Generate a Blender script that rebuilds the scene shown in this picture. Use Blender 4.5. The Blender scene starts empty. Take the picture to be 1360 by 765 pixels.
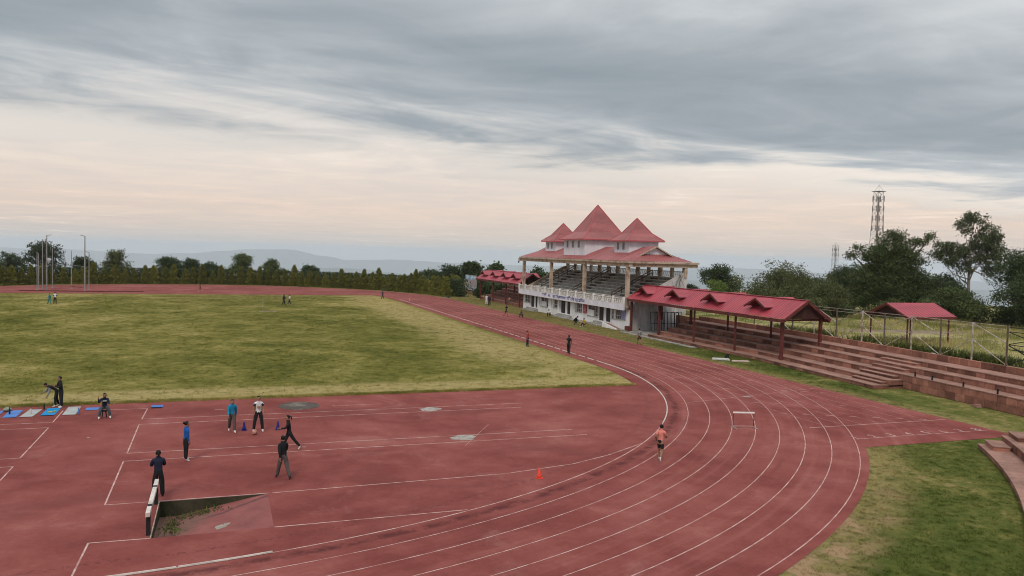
import bpy, bmesh, math, random
import numpy as np
from mathutils import Vector, Matrix
from mathutils.geometry import tessellate_polygon

# ------------------------------------------------------------------ camera, sky, sun, exposure
S = bpy.context.scene
COL = S.collection
R = math.radians
# world frame: X across the home straight (towards the stands), Y along it (away from the camera),
# origin at the centre of the near bend (kerb radius 36.5 m)
cam_d = bpy.data.cameras.new('camera')
cam = bpy.data.objects.new('camera', cam_d)
COL.objects.link(cam)
S.camera = cam
cam_d.sensor_width = 36.0
cam_d.lens = 28.003
cam_d.clip_start = 0.5
cam_d.clip_end = 40000
CAM_RIGHT, CAM_UP, CAM_FWD = Vector((0.939569, -0.341285, 0.027093)), Vector((-0.010019, 0.051694, 0.998613)), Vector((0.342212, 0.938537, -0.045151))
CAM_POS = Vector((6.087, -60.136, 9.186))
m = Matrix((CAM_RIGHT, CAM_UP, -CAM_FWD)).transposed().to_4x4()
m.translation = CAM_POS
cam.matrix_world = m

S.view_settings.view_transform = 'Standard'
S.view_settings.look = 'None'
S.view_settings.exposure = 0.25
S.view_settings.gamma = 1.0
S.view_settings.use_curve_mapping = False
S.render.engine = 'CYCLES'
S.cycles.max_bounces = 6
S.cycles.volume_bounces = 1
S.cycles.use_denoising = True
S.cycles.filter_width = 1.05

SUN_EL, SUN_AZ = 46.0, 212.0            # azimuth measured from +Y towards +X: behind the camera, a little to the left
world = bpy.data.worlds.new('World')
S.world = world
world.use_nodes = True


class NT:
    """small helper around a node tree"""
    def __init__(self, tree):
        self.t = tree
        self.n = tree.nodes
        self.l = tree.links

    def new(self, kind, **kw):
        nd = self.n.new(kind)
        for k, v in kw.items():
            setattr(nd, k, v)
        return nd

    def put(self, sock, v):
        if v is None:
            return
        if hasattr(v, 'is_output') or isinstance(v, bpy.types.NodeSocket):
            self.l.new(v, sock)
        else:
            if sock.type == 'RGBA' and not isinstance(v, (int, float)) and len(v) == 3:
                v = (*v, 1.0)
            sock.default_value = v

    def math(self, op, a, b=0.0, c=0.0, clamp=False):
        nd = self.new('ShaderNodeMath', operation=op, use_clamp=clamp)
        for i, v in enumerate((a, b, c)):
            if i < len(nd.inputs):
                self.put(nd.inputs[i], v)
        return nd.outputs[0]

    def smooth(self, v, e0, e1):
        nd = self.new('ShaderNodeMapRange', interpolation_type='SMOOTHSTEP')
        self.put(nd.inputs[0], v)
        self.put(nd.inputs[1], e0)
        self.put(nd.inputs[2], e1)
        return nd.outputs[0]

    def mix(self, f, a, b, mode='MIX'):
        nd = self.new('ShaderNodeMix', data_type='RGBA', blend_type=mode)
        self.put(nd.inputs[0], f)
        self.put(nd.inputs[6], a)
        self.put(nd.inputs[7], b)
        return nd.outputs[2]

    def noise(self, vec, scale, detail=4.0, rough=0.55, dist=0.0):
        nd = self.new('ShaderNodeTexNoise')
        self.put(nd.inputs['Vector'], vec)
        nd.inputs['Scale'].default_value = scale
        nd.inputs['Detail'].default_value = detail
        nd.inputs['Roughness'].default_value = rough
        nd.inputs['Distortion'].default_value = dist
        return nd.outputs[0]

    def xyz(self, vec):
        nd = self.new('ShaderNodeSeparateXYZ')
        self.put(nd.inputs[0], vec)
        return nd.outputs

    def vec(self, x, y, z=0.0):
        nd = self.new('ShaderNodeCombineXYZ')
        for i, v in enumerate((x, y, z)):
            self.put(nd.inputs[i], v)
        return nd.outputs[0]

    def ramp(self, f, stops):
        nd = self.new('ShaderNodeValToRGB')
        cr = nd.color_ramp
        while len(cr.elements) < len(stops):
            cr.elements.new(0.5)
        for e, (p, c) in zip(cr.elements, stops):
            e.position = p
            e.color = (*c, 1.0)
        self.put(nd.inputs[0], f)
        return nd.outputs[0]


SEED = 9.2


def build_sky():
    w = NT(world.node_tree)
    w.n.clear()
    out = w.new('ShaderNodeOutputWorld')
    bg = w.new('ShaderNodeBackground')
    w.l.new(bg.outputs[0], out.inputs[0])
    d = w.new('ShaderNodeTexCoord').outputs['Generated']
    x, y, z = w.xyz(d)
    zc = w.math('MAXIMUM', z, 0.0)
    k = w.math('DIVIDE', 1.0, w.math('ADD', zc, 0.03))
    px, py = w.math('MULTIPLY', x, k), w.math('MULTIPLY', y, k)
    # the cloud deck lies overhead; its far edge is a straight line on the cloud plane
    across = w.math('ADD', w.math('MULTIPLY', px, -0.07), w.math('MULTIPLY', py, 0.9975))
    along = w.math('ADD', w.math('MULTIPLY', px, 0.9975), w.math('MULTIPLY', py, 0.07))
    pv = w.vec(w.math('MULTIPLY', along, 0.36), w.math('MULTIPLY', across, 0.44), SEED)
    n1 = w.noise(pv, 1.0, 6.0, 0.54, 1.1)
    pv2 = w.vec(w.math('MULTIPLY', along, 1.15), w.math('MULTIPLY', across, 1.15), SEED + 4.4)
    n2 = w.noise(pv2, 1.0, 6.0, 0.56, 1.2)
    pv3 = w.vec(w.math('MULTIPLY', along, 0.09), w.math('MULTIPLY', across, 0.20), 1.3)
    n3 = w.noise(pv3, 1.0, 3.0, 0.5, 0.2)
    edge = w.math('ADD', across, w.math('ADD', w.math('MULTIPLY', w.math('SUBTRACT', n1, 0.5), 6.0), w.math('MULTIPLY', w.math('SUBTRACT', n2, 0.5), 1.9)))
    deck = w.math('SUBTRACT', 1.0, w.smooth(edge, 4.4, 7.6))
    # tone inside the deck
    tone = w.math('ADD', w.math('MULTIPLY', n1, 0.75), w.math('ADD', w.math('MULTIPLY', n2, 0.30), w.math('MULTIPLY', n3, 0.68)))
    near = w.math('SUBTRACT', 1.0, w.smooth(w.math('ADD', across, w.math('MULTIPLY', w.math('SUBTRACT', n3, 0.5), 2.0)), 2.2, 3.1))
    tone = w.math('ADD', tone, w.math('MULTIPLY', near, 0.17))
    deck_c = w.ramp(w.math('MULTIPLY', tone, 0.8), [(0.50, (0.240, 0.280, 0.312)), (0.64, (0.305, 0.342, 0.372)), (0.80, (0.44, 0.47, 0.492)), (0.96, (0.66, 0.675, 0.685))])
    # open sky beyond the deck: warm evening light through thin high cloud
    nish = w.new('ShaderNodeTexSky', sky_type='NISHITA')
    nish.sun_disc = False
    nish.sun_elevation = R(SUN_EL)
    nish.sun_rotation = R(SUN_AZ)
    nish.altitude = 1000.0
    nsk = w.mix(1.0, nish.outputs[0], (0.11, 0.11, 0.11), 'MULTIPLY')
    warm = w.ramp(z, [(0.0, (0.47, 0.465, 0.465)), (0.008, (0.52, 0.48, 0.46)), (0.022, (0.61, 0.51, 0.45)), (0.045, (0.71, 0.555, 0.46)), (0.11, (0.74, 0.64, 0.55)), (0.22, (0.70, 0.665, 0.63))])
    streak = w.math('ADD', w.math('MULTIPLY', n2, 0.30), w.math('MULTIPLY', n1, 0.35))
    warm = w.mix(w.smooth(streak, 0.22, 0.44), w.mix(1.0, warm, (0.86, 0.90, 0.95), 'MULTIPLY'), warm)
    warm = w.mix(w.math('MULTIPLY', w.smooth(streak, 0.37, 0.47), 0.55), warm, (0.86, 0.76, 0.67))
    clear = w.mix(0.08, warm, nsk)
    rim = w.math('MULTIPLY', w.math('MULTIPLY', deck, w.math('SUBTRACT', 1.0, deck)), 4.0)
    rim = w.math('MULTIPLY', w.math('MULTIPLY', rim, rim), w.smooth(n3, 0.40, 0.62))
    colr = w.mix(deck, clear, deck_c)
    colr = w.mix(w.math('MULTIPLY', rim, 0.38), colr, (0.92, 0.82, 0.70))
    # an overcast sky is brighter towards the zenith
    zen = w.math('ADD', 1.0, w.math('MULTIPLY', w.smooth(z, 0.28, 0.95), 1.15))
    fin = w.new('ShaderNodeVectorMath', operation='SCALE')
    w.put(fin.inputs[0], colr)
    w.put(fin.inputs['Scale'], zen)
    w.put(bg.inputs[0], fin.outputs[0])
    bg.inputs[1].default_value = 1.0


build_sky()
sun_d = bpy.data.lights.new('sun', 'SUN')
sun_d.energy = 1.4
sun_d.angle = R(16)
sun_d.color = (1.0, 0.90, 0.78)
sun = bpy.data.objects.new('sun', sun_d)
COL.objects.link(sun)
sdir = Vector((math.cos(R(SUN_EL)) * math.sin(R(SUN_AZ)), math.cos(R(SUN_EL)) * math.cos(R(SUN_AZ)), math.sin(R(SUN_EL))))
sun.rotation_euler = sdir.to_track_quat('Z', 'Y').to_euler()

# ------------------------------------------------------------------ materials
MATS = {}


def mat(name, colr, rough=0.8, var=0.25, scale=1.5, stretch=(1, 1, 1), bump=0.0, bscale=20.0, second=None, metal=0.0,
        coords='pos', rnd=0.0, spec=0.12, contrast=(0.35, 0.65)):
    """one base colour, broken up by two octaves of noise; rnd = tone change from copy to copy"""
    if name in MATS:
        return MATS[name]
    mt = bpy.data.materials.new(name)
    mt.use_nodes = True
    t = NT(mt.node_tree)
    b = t.n['Principled BSDF']
    b.inputs['Roughness'].default_value = rough
    b.inputs['Metallic'].default_value = metal
    b.inputs['Specular IOR Level'].default_value = spec
    if coords == 'pos':
        p = t.new('ShaderNodeNewGeometry').outputs['Position']
    else:
        p = t.new('ShaderNodeTexCoord').outputs['Object']
    mp = t.new('ShaderNodeMapping')
    mp.inputs['Scale'].default_value = stretch
    t.l.new(p, mp.inputs[0])
    p2 = mp.outputs[0]
    n1 = t.noise(p2, scale, 5.0, 0.6)
    n2 = t.noise(p2, scale * 7.3, 4.0, 0.6)
    f = t.smooth(t.math('ADD', t.math('MULTIPLY', n1, 0.7), t.math('MULTIPLY', n2, 0.3)), *contrast)
    lo = tuple(c * (1 - var) for c in colr) if second is None else second
    hi = tuple(min(1, c * (1 + var * 0.6)) for c in colr) if second is None else colr
    c = t.mix(f, lo, hi)
    if rnd:
        oi = t.new('ShaderNodeObjectInfo').outputs['Random']
        c = t.mix(1.0, c, t.ramp(oi, [(0.0, (1 - rnd,) * 3), (1.0, (1.0, 1.0, 1.0))]), 'MULTIPLY')
    t.put(b.inputs['Base Color'], c)
    if bump:
        bn = t.new('ShaderNodeBump')
        bn.inputs['Strength'].default_value = bump
        bn.inputs['Distance'].default_value = 0.02
        t.put(bn.inputs['Height'], t.noise(p2, bscale, 3.0, 0.6))
        t.l.new(bn.outputs[0], b.inputs['Normal'])
    MATS[name] = mt
    return mt


def leaf_mat(name, dark, light, rough=0.6, trans=0.25):
    if name in MATS:
        return MATS[name]
    mt = bpy.data.materials.new(name)
    mt.use_nodes = True
    t = NT(mt.node_tree)
    b = t.n['Principled BSDF']
    out = t.n['Material Output']
    b.inputs['Roughness'].default_value = rough
    b.inputs['Specular IOR Level'].default_value = 0.2
    g = t.new('ShaderNodeNewGeometry')
    oi = t.new('ShaderNodeObjectInfo').outputs['Random']
    f = t.math('ADD', t.math('MULTIPLY', g.outputs['Random Per Island'], 0.65), t.math('MULTIPLY', oi, 0.35))
    c = t.mix(f, dark, light)
    t.put(b.inputs['Base Color'], c)
    tr = t.new('ShaderNodeBsdfTranslucent')
    t.put(tr.inputs[0], c)
    ms = t.new('ShaderNodeMixShader')
    ms.inputs[0].default_value = trans
    t.l.new(b.outputs[0], ms.inputs[1])
    t.l.new(tr.outputs[0], ms.inputs[2])
    t.l.new(ms.outputs[0], out.inputs[0])
    MATS[name] = mt
    return mt


def track_mat():
    mt = bpy.data.materials.new('synthetic_track')
    mt.use_nodes = True
    t = NT(mt.node_tree)
    b = t.n['Principled BSDF']
    b.inputs['Roughness'].default_value = 0.85
    b.inputs['Specular IOR Level'].default_value = 0.06
    p = t.new('ShaderNodeNewGeometry').outputs['Position']
    x, y, z = t.xyz(p)
    n_big = t.noise(p, 0.11, 4.0, 0.6, 0.6)
    n_mid = t.noise(p, 0.55, 5.0, 0.62, 0.4)
    n_fine = t.noise(p, 5.0, 4.0, 0.7)
    n_grit = t.noise(p, 42.0, 2.0, 0.7)
    f = t.math('ADD', t.math('MULTIPLY', n_big, 0.5), t.math('ADD', t.math('MULTIPLY', n_mid, 0.35), t.math('MULTIPLY', n_fine, 0.15)))
    c = t.ramp(t.smooth(f, 0.37, 0.63), [(0.0, (0.155, 0.039, 0.034)), (0.45, (0.208, 0.057, 0.049)), (0.8, (0.240, 0.072, 0.062)), (1.0, (0.275, 0.096, 0.082))])
    # scuffs drawn out along the lanes, round the bend and up the straight
    rr0 = t.math('SQRT', t.math('ADD', t.math('MULTIPLY', x, x), t.math('MULTIPLY', y, y)))
    ang = t.math('MULTIPLY', t.math('ARCTAN2', y, x), 38.0)
    up_ = t.smooth(y, -1.5, 1.5)
    dist = t.math('ADD', t.math('MULTIPLY', t.math('ABSOLUTE', x), up_), t.math('MULTIPLY', rr0, t.math('SUBTRACT', 1.0, up_)))
    alo = t.math('ADD', t.math('MULTIPLY', y, up_), t.math('MULTIPLY', ang, t.math('SUBTRACT', 1.0, up_)))
    n_lane = t.noise(t.vec(t.math('MULTIPLY', dist, 1.25), t.math('MULTIPLY', alo, 0.055), 0.0), 1.0, 5.0, 0.62, 0.3)
    lanes = t.smooth(dist, 36.2, 37.0)
    c = t.mix(t.math('MULTIPLY', t.math('MULTIPLY', lanes, t.smooth(n_lane, 0.52, 0.72)), 0.55), c, (0.150, 0.040, 0.038))
    c = t.mix(t.math('MULTIPLY', t.math('MULTIPLY', lanes, t.smooth(n_lane, 0.50, 0.30)), 0.35), c, (0.335, 0.135, 0.118))
    # damp and dirt on the aprons, drawn across the line of sight of the runways
    n_ap = t.noise(t.vec(t.math('MULTIPLY', x, 0.16), t.math('MULTIPLY', y, 0.42), 5.0), 1.0, 6.0, 0.66, 0.8)
    c = t.mix(t.math('MULTIPLY', t.math('SUBTRACT', 1.0, lanes), t.math('MULTIPLY', t.smooth(n_ap, 0.50, 0.70), 0.55)), c, (0.145, 0.042, 0.040))
    # dust and wear, thin and pale
    dust = t.smooth(t.noise(p, 0.27, 6.0, 0.68, 1.2), 0.56, 0.76)
    c = t.mix(t.math('MULTIPLY', dust, 0.35), c, (0.36, 0.17, 0.15))
    # grimy tide marks either side of the kerb rail round the near bend, where water stands
    r = t.math('SQRT', t.math('ADD', t.math('MULTIPLY', x, x), t.math('MULTIPLY', y, y)))
    band = t.math('SUBTRACT', 1.0, t.smooth(t.math('ABSOLUTE', t.math('SUBTRACT', r, t.math('ADD', 36.98, t.math('MULTIPLY', t.math('SUBTRACT', n_mid, 0.5), 0.5)))), 0.02, 0.36))
    south = t.math('SUBTRACT', 1.0, t.smooth(y, -3.0, 2.0))
    brk = t.smooth(t.noise(p, 1.6, 4.0, 0.7), 0.34, 0.6)
    c = t.mix(t.math('MULTIPLY', t.math('MULTIPLY', band, south), t.math('MULTIPLY', brk, 0.85)), c, (0.075, 0.022, 0.022))
    band2 = t.math('SUBTRACT', 1.0, t.smooth(t.math('ABSOLUTE', t.math('SUBTRACT', r, t.math('ADD', 35.35, t.math('MULTIPLY', t.math('SUBTRACT', n_mid, 0.5), 0.7)))), 0.0, 0.22))
    brk2 = t.smooth(t.noise(p, 6.5, 3.0, 0.75), 0.47, 0.62)
    c = t.mix(t.math('MULTIPLY', t.math('MULTIPLY', band2, south), t.math('MULTIPLY', brk2, 0.75)), c, (0.10, 0.030, 0.030))
    c = t.mix(t.math('MULTIPLY', t.smooth(n_grit, 0.35, 0.75), 0.16), c, (0.12, 0.035, 0.035))
    t.put(b.inputs['Base Color'], c)
    bn = t.new('ShaderNodeBump')
    bn.inputs['Strength'].default_value = 0.25
    bn.inputs['Distance'].default_value = 0.01
    t.put(bn.inputs['Height'], n_grit)
    t.l.new(bn.outputs[0], b.inputs['Normal'])
    return mt


def grass_nodes(name, mode, dark, mid, light, dry, blade=False):
    """mode 'infield' adds the straw-dry margins of the pitch, 'verge' the worn strip beside the track"""
    mt = bpy.data.materials.new(name)
    mt.use_nodes = True
    t = NT(mt.node_tree)
    b = t.n['Principled BSDF']
    b.inputs['Roughness'].default_value = 0.95
    b.inputs['Specular IOR Level'].default_value = 0.02
    p = t.new('ShaderNodeNewGeometry').outputs['Position']
    x, y, z = t.xyz(p)
    flat = t.vec(x, y, 0.0)
    n0 = t.noise(flat, 0.045, 4.0, 0.6, 0.8)
    n1 = t.noise(flat, 0.22, 5.0, 0.65, 0.6)
    n2 = t.noise(flat, 1.3, 4.0, 0.7, 0.3)
    n3 = t.noise(flat, 4.2, 5.0, 0.78)
    f = t.math('ADD', t.math('ADD', t.math('MULTIPLY', n0, 0.32), t.math('MULTIPLY', n1, 0.26)), t.math('ADD', t.math('MULTIPLY', n2, 0.22), t.math('MULTIPLY', n3, 0.20)))
    c = t.ramp(t.smooth(f, 0.37, 0.63), [(0.0, dark), (0.40, mid), (0.72, light), (1.0, dry)])
    wob = t.math('MULTIPLY', t.math('SUBTRACT', n1, 0.5), 5.0)
    wob2 = t.math('MULTIPLY', t.math('SUBTRACT', n2, 0.5), 2.5)
    if mode == 'infield':
        yy = t.math('ADD', y, t.math('ADD', t.math('MULTIPLY', wob, 0.5), t.math('MULTIPLY', wob2, 0.4)))
        near = t.math('MULTIPLY', t.math('SUBTRACT', 1.0, t.smooth(yy, -7.2, -5.6)), t.smooth(yy, -10.3, -9.2))
        xx = t.math('ADD', x, t.math('ADD', wob, wob2))
        side = t.math('MULTIPLY', t.smooth(xx, 25.5, 30.0), t.math('SUBTRACT', 1.0, t.smooth(xx, 33.5, 35.6)))
        side = t.math('MULTIPLY', side, t.smooth(t.math('ADD', y, wob), -4.0, 6.0))
        far = t.smooth(t.math('ADD', y, t.math('MULTIPLY', wob, 2.0)), 70.0, 100.0)
        m_ = t.math('MAXIMUM', t.math('MULTIPLY', near, 0.9), t.math('MAXIMUM', t.math('MULTIPLY', side, 0.85), t.math('MULTIPLY', far, 0.25)))
    elif mode == 'verge':
        r = t.math('SQRT', t.math('ADD', t.math('MULTIPLY', x, x), t.math('MULTIPLY', y, y)))
        rr = t.math('ADD', r, t.math('ADD', t.math('MULTIPLY', wob, 0.35), t.math('MULTIPLY', wob2, 0.3)))
        bend = t.math('MULTIPLY', t.math('SUBTRACT', 1.0, t.smooth(rr, 47.3, 48.9)), t.math('SUBTRACT', 1.0, t.smooth(y, -30.0, -28.5)))
        xx = t.math('ADD', x, t.math('ADD', t.math('MULTIPLY', wob, 0.4), t.math('MULTIPLY', wob2, 0.35)))
        strip = t.math('MULTIPLY', t.smooth(y, -29.0, -28.0), t.math('SUBTRACT', 1.0, t.smooth(xx, 47.2, 48.6)))
        mid_ = t.math('MULTIPLY', t.smooth(y, 4.0, 22.0), 0.65)
        m_ = t.math('MAXIMUM', t.math('MULTIPLY', bend, 0.75), t.math('MAXIMUM', t.math('MULTIPLY', strip, 0.6), mid_))
        bare = t.math('MULTIPLY', t.math('MULTIPLY', bend, t.smooth(t.noise(flat, 0.55, 4.0, 0.6), 0.46, 0.56)), t.math('SUBTRACT', 1.0, t.smooth(y, -37.5, -34.0)))
        c = t.mix(bare, c, (0.30, 0.20, 0.115))
        m_ = t.math('MULTIPLY', m_, t.math('SUBTRACT', 1.0, bare))
    else:
        m_ = t.smooth(n1, 0.42, 0.62)
    dd = t.mix(n3, tuple(v * 0.72 for v in dry), tuple(min(1, v * 1.25) for v in dry))
    c = t.mix(t.math('MULTIPLY', m_, t.smooth(t.math('ADD', n2, t.math('MULTIPLY', n3, 0.5)), 0.42, 0.86)), c, dd)
    t.put(b.inputs['Base Color'], c)
    bn = t.new('ShaderNodeBump')
    bn.inputs['Strength'].default_value = 0.6
    bn.inputs['Distance'].default_value = 0.05
    t.put(bn.inputs['Height'], t.noise(flat, 14.0, 4.0, 0.8))
    t.l.new(bn.outputs[0], b.inputs['Normal'])
    if blade:
        out = t.n['Material Output']
        tr = t.new('ShaderNodeBsdfTranslucent')
        cb = t.mix(1.0, c, (1.45, 1.45, 1.35), 'MULTIPLY')
        t.put(tr.inputs[0], cb)
        t.put(b.inputs['Base Color'], cb)
        ms = t.new('ShaderNodeMixShader')
        ms.inputs[0].default_value = 0.5
        t.l.new(b.outputs[0], ms.inputs[1])
        t.l.new(tr.outputs[0], ms.inputs[2])
        t.l.new(ms.outputs[0], out.inputs[0])
    MATS[name] = mt
    return mt


TRACK = track_mat()
INFIELD = grass_nodes('infield_grass', 'infield', (0.056, 0.064, 0.013), (0.126, 0.118, 0.028), (0.205, 0.176, 0.054), (0.33, 0.26, 0.115))
INFIELD_B = grass_nodes('infield_grass_blade', 'infield', (0.056, 0.064, 0.013), (0.126, 0.118, 0.028), (0.205, 0.176, 0.054), (0.33, 0.26, 0.115), True)
VERGE = grass_nodes('verge_grass', 'verge', (0.034, 0.050, 0.010), (0.068, 0.082, 0.019), (0.120, 0.120, 0.034), (0.27, 0.205, 0.09))
VERGE_B = grass_nodes('verge_grass_blade', 'verge', (0.034, 0.050, 0.010), (0.068, 0.082, 0.019), (0.120, 0.120, 0.034), (0.27, 0.205, 0.09), True)
FIELDG = grass_nodes('field_grass', 'field', (0.060, 0.076, 0.019), (0.135, 0.140, 0.042), (0.24, 0.215, 0.085), (0.36, 0.30, 0.15))
FIELDG_B = grass_nodes('field_grass_blade', 'field', (0.060, 0.076, 0.019), (0.135, 0.140, 0.042), (0.24, 0.215, 0.085), (0.36, 0.30, 0.15), True)
WHITE_LINE = mat('line_paint', (0.56, 0.42, 0.385), 0.8, 0.30, 2.2, second=(0.33, 0.145, 0.13), contrast=(0.36, 0.64))
RAIL = mat('kerb_rail', (0.56, 0.50, 0.46), 0.5, 0.25, 2.0)
STONE = mat('red_stone', (0.34, 0.150, 0.108), 0.85, 0.35, 1.1, bump=0.3, bscale=14, rnd=0.62)
SLAB = mat('tread_slab', (0.30, 0.165, 0.130), 0.8, 0.28, 0.9, rnd=0.16)
WALLW = mat('white_plaster', (0.72, 0.70, 0.71), 0.8, 0.16, 0.6, stretch=(1, 1, 0.35))
WALLST = mat('stained_plaster', (0.56, 0.53, 0.52), 0.85, 0.3, 0.7, stretch=(1, 1, 0.3), second=(0.27, 0.255, 0.25))
TOWERW = mat('tower_plaster', (0.66, 0.63, 0.68), 0.8, 0.12, 0.8, stretch=(1, 1, 0.35))
CONC = mat('stained_concrete', (0.45, 0.35, 0.27), 0.88, 0.4, 1.3, second=(0.16, 0.10, 0.065), contrast=(0.30, 0.55))
CONCG = mat('grey_concrete', (0.36, 0.34, 0.31), 0.9, 0.35, 1.0, second=(0.16, 0.145, 0.13))
CONCS = mat('step_concrete', (0.40, 0.385, 0.36), 0.9, 0.35, 0.9, second=(0.20, 0.19, 0.17))
ROOFM = mat('faded_red_roof', (0.275, 0.082, 0.080), 0.5, 0.26, 0.8, stretch=(0.25, 1.6, 0.2), spec=0.3)
ROOFS = mat('red_roof', (0.305, 0.038, 0.054), 0.45, 0.24, 0.8, stretch=(0.2, 1.7, 0.2), spec=0.3)
TRIM = mat('red_brown_paint', (0.115, 0.032, 0.028), 0.6, 0.3, 1.5)
TRIMD = mat('dark_brown_board', (0.055, 0.024, 0.021), 0.8, 0.3, 1.5)
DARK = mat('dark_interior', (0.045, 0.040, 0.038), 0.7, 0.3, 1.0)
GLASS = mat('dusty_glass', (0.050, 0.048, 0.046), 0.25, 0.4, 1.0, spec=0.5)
GREYGL = mat('grey_shutter', (0.20, 0.20, 0.205), 0.5, 0.25, 2.0)
STEEL = mat('galvanised_steel', (0.32, 0.31, 0.30), 0.5, 0.25, 2.0, metal=0.4)
RUST = mat('weathered_post', (0.50, 0.46, 0.41), 0.75, 0.35, 2.5, second=(0.20, 0.13, 0.09))
BLACK = mat('black_metal', (0.022, 0.021, 0.022), 0.55, 0.2, 2.0)
BARK = mat('bark', (0.115, 0.085, 0.062), 0.95, 0.35, 3.0, coords='obj')
PALEBARK = mat('pale_bark', (0.21, 0.175, 0.14), 0.9, 0.3, 2.0, coords='obj')
DIRT = mat('pit_dirt', (0.125, 0.070, 0.055), 0.95, 0.4, 1.2, second=(0.05, 0.042, 0.024), bump=0.6, bscale=9)

# ------------------------------------------------------------------ helpers


def thing(name, label, cat, loc=(0, 0, 0), group=None):
    o = bpy.data.objects.new(name, None)
    o.empty_display_size = 0.3
    COL.objects.link(o)
    o.location = loc
    tag(o, label, cat, group)
    return o


def tag(o, label=None, cat=None, group=None, kind=None):
    if label:
        o['label'] = label
    if cat:
        o['category'] = cat
    if group:
        o['group'] = group
    if kind:
        o['kind'] = kind
    return o


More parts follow.
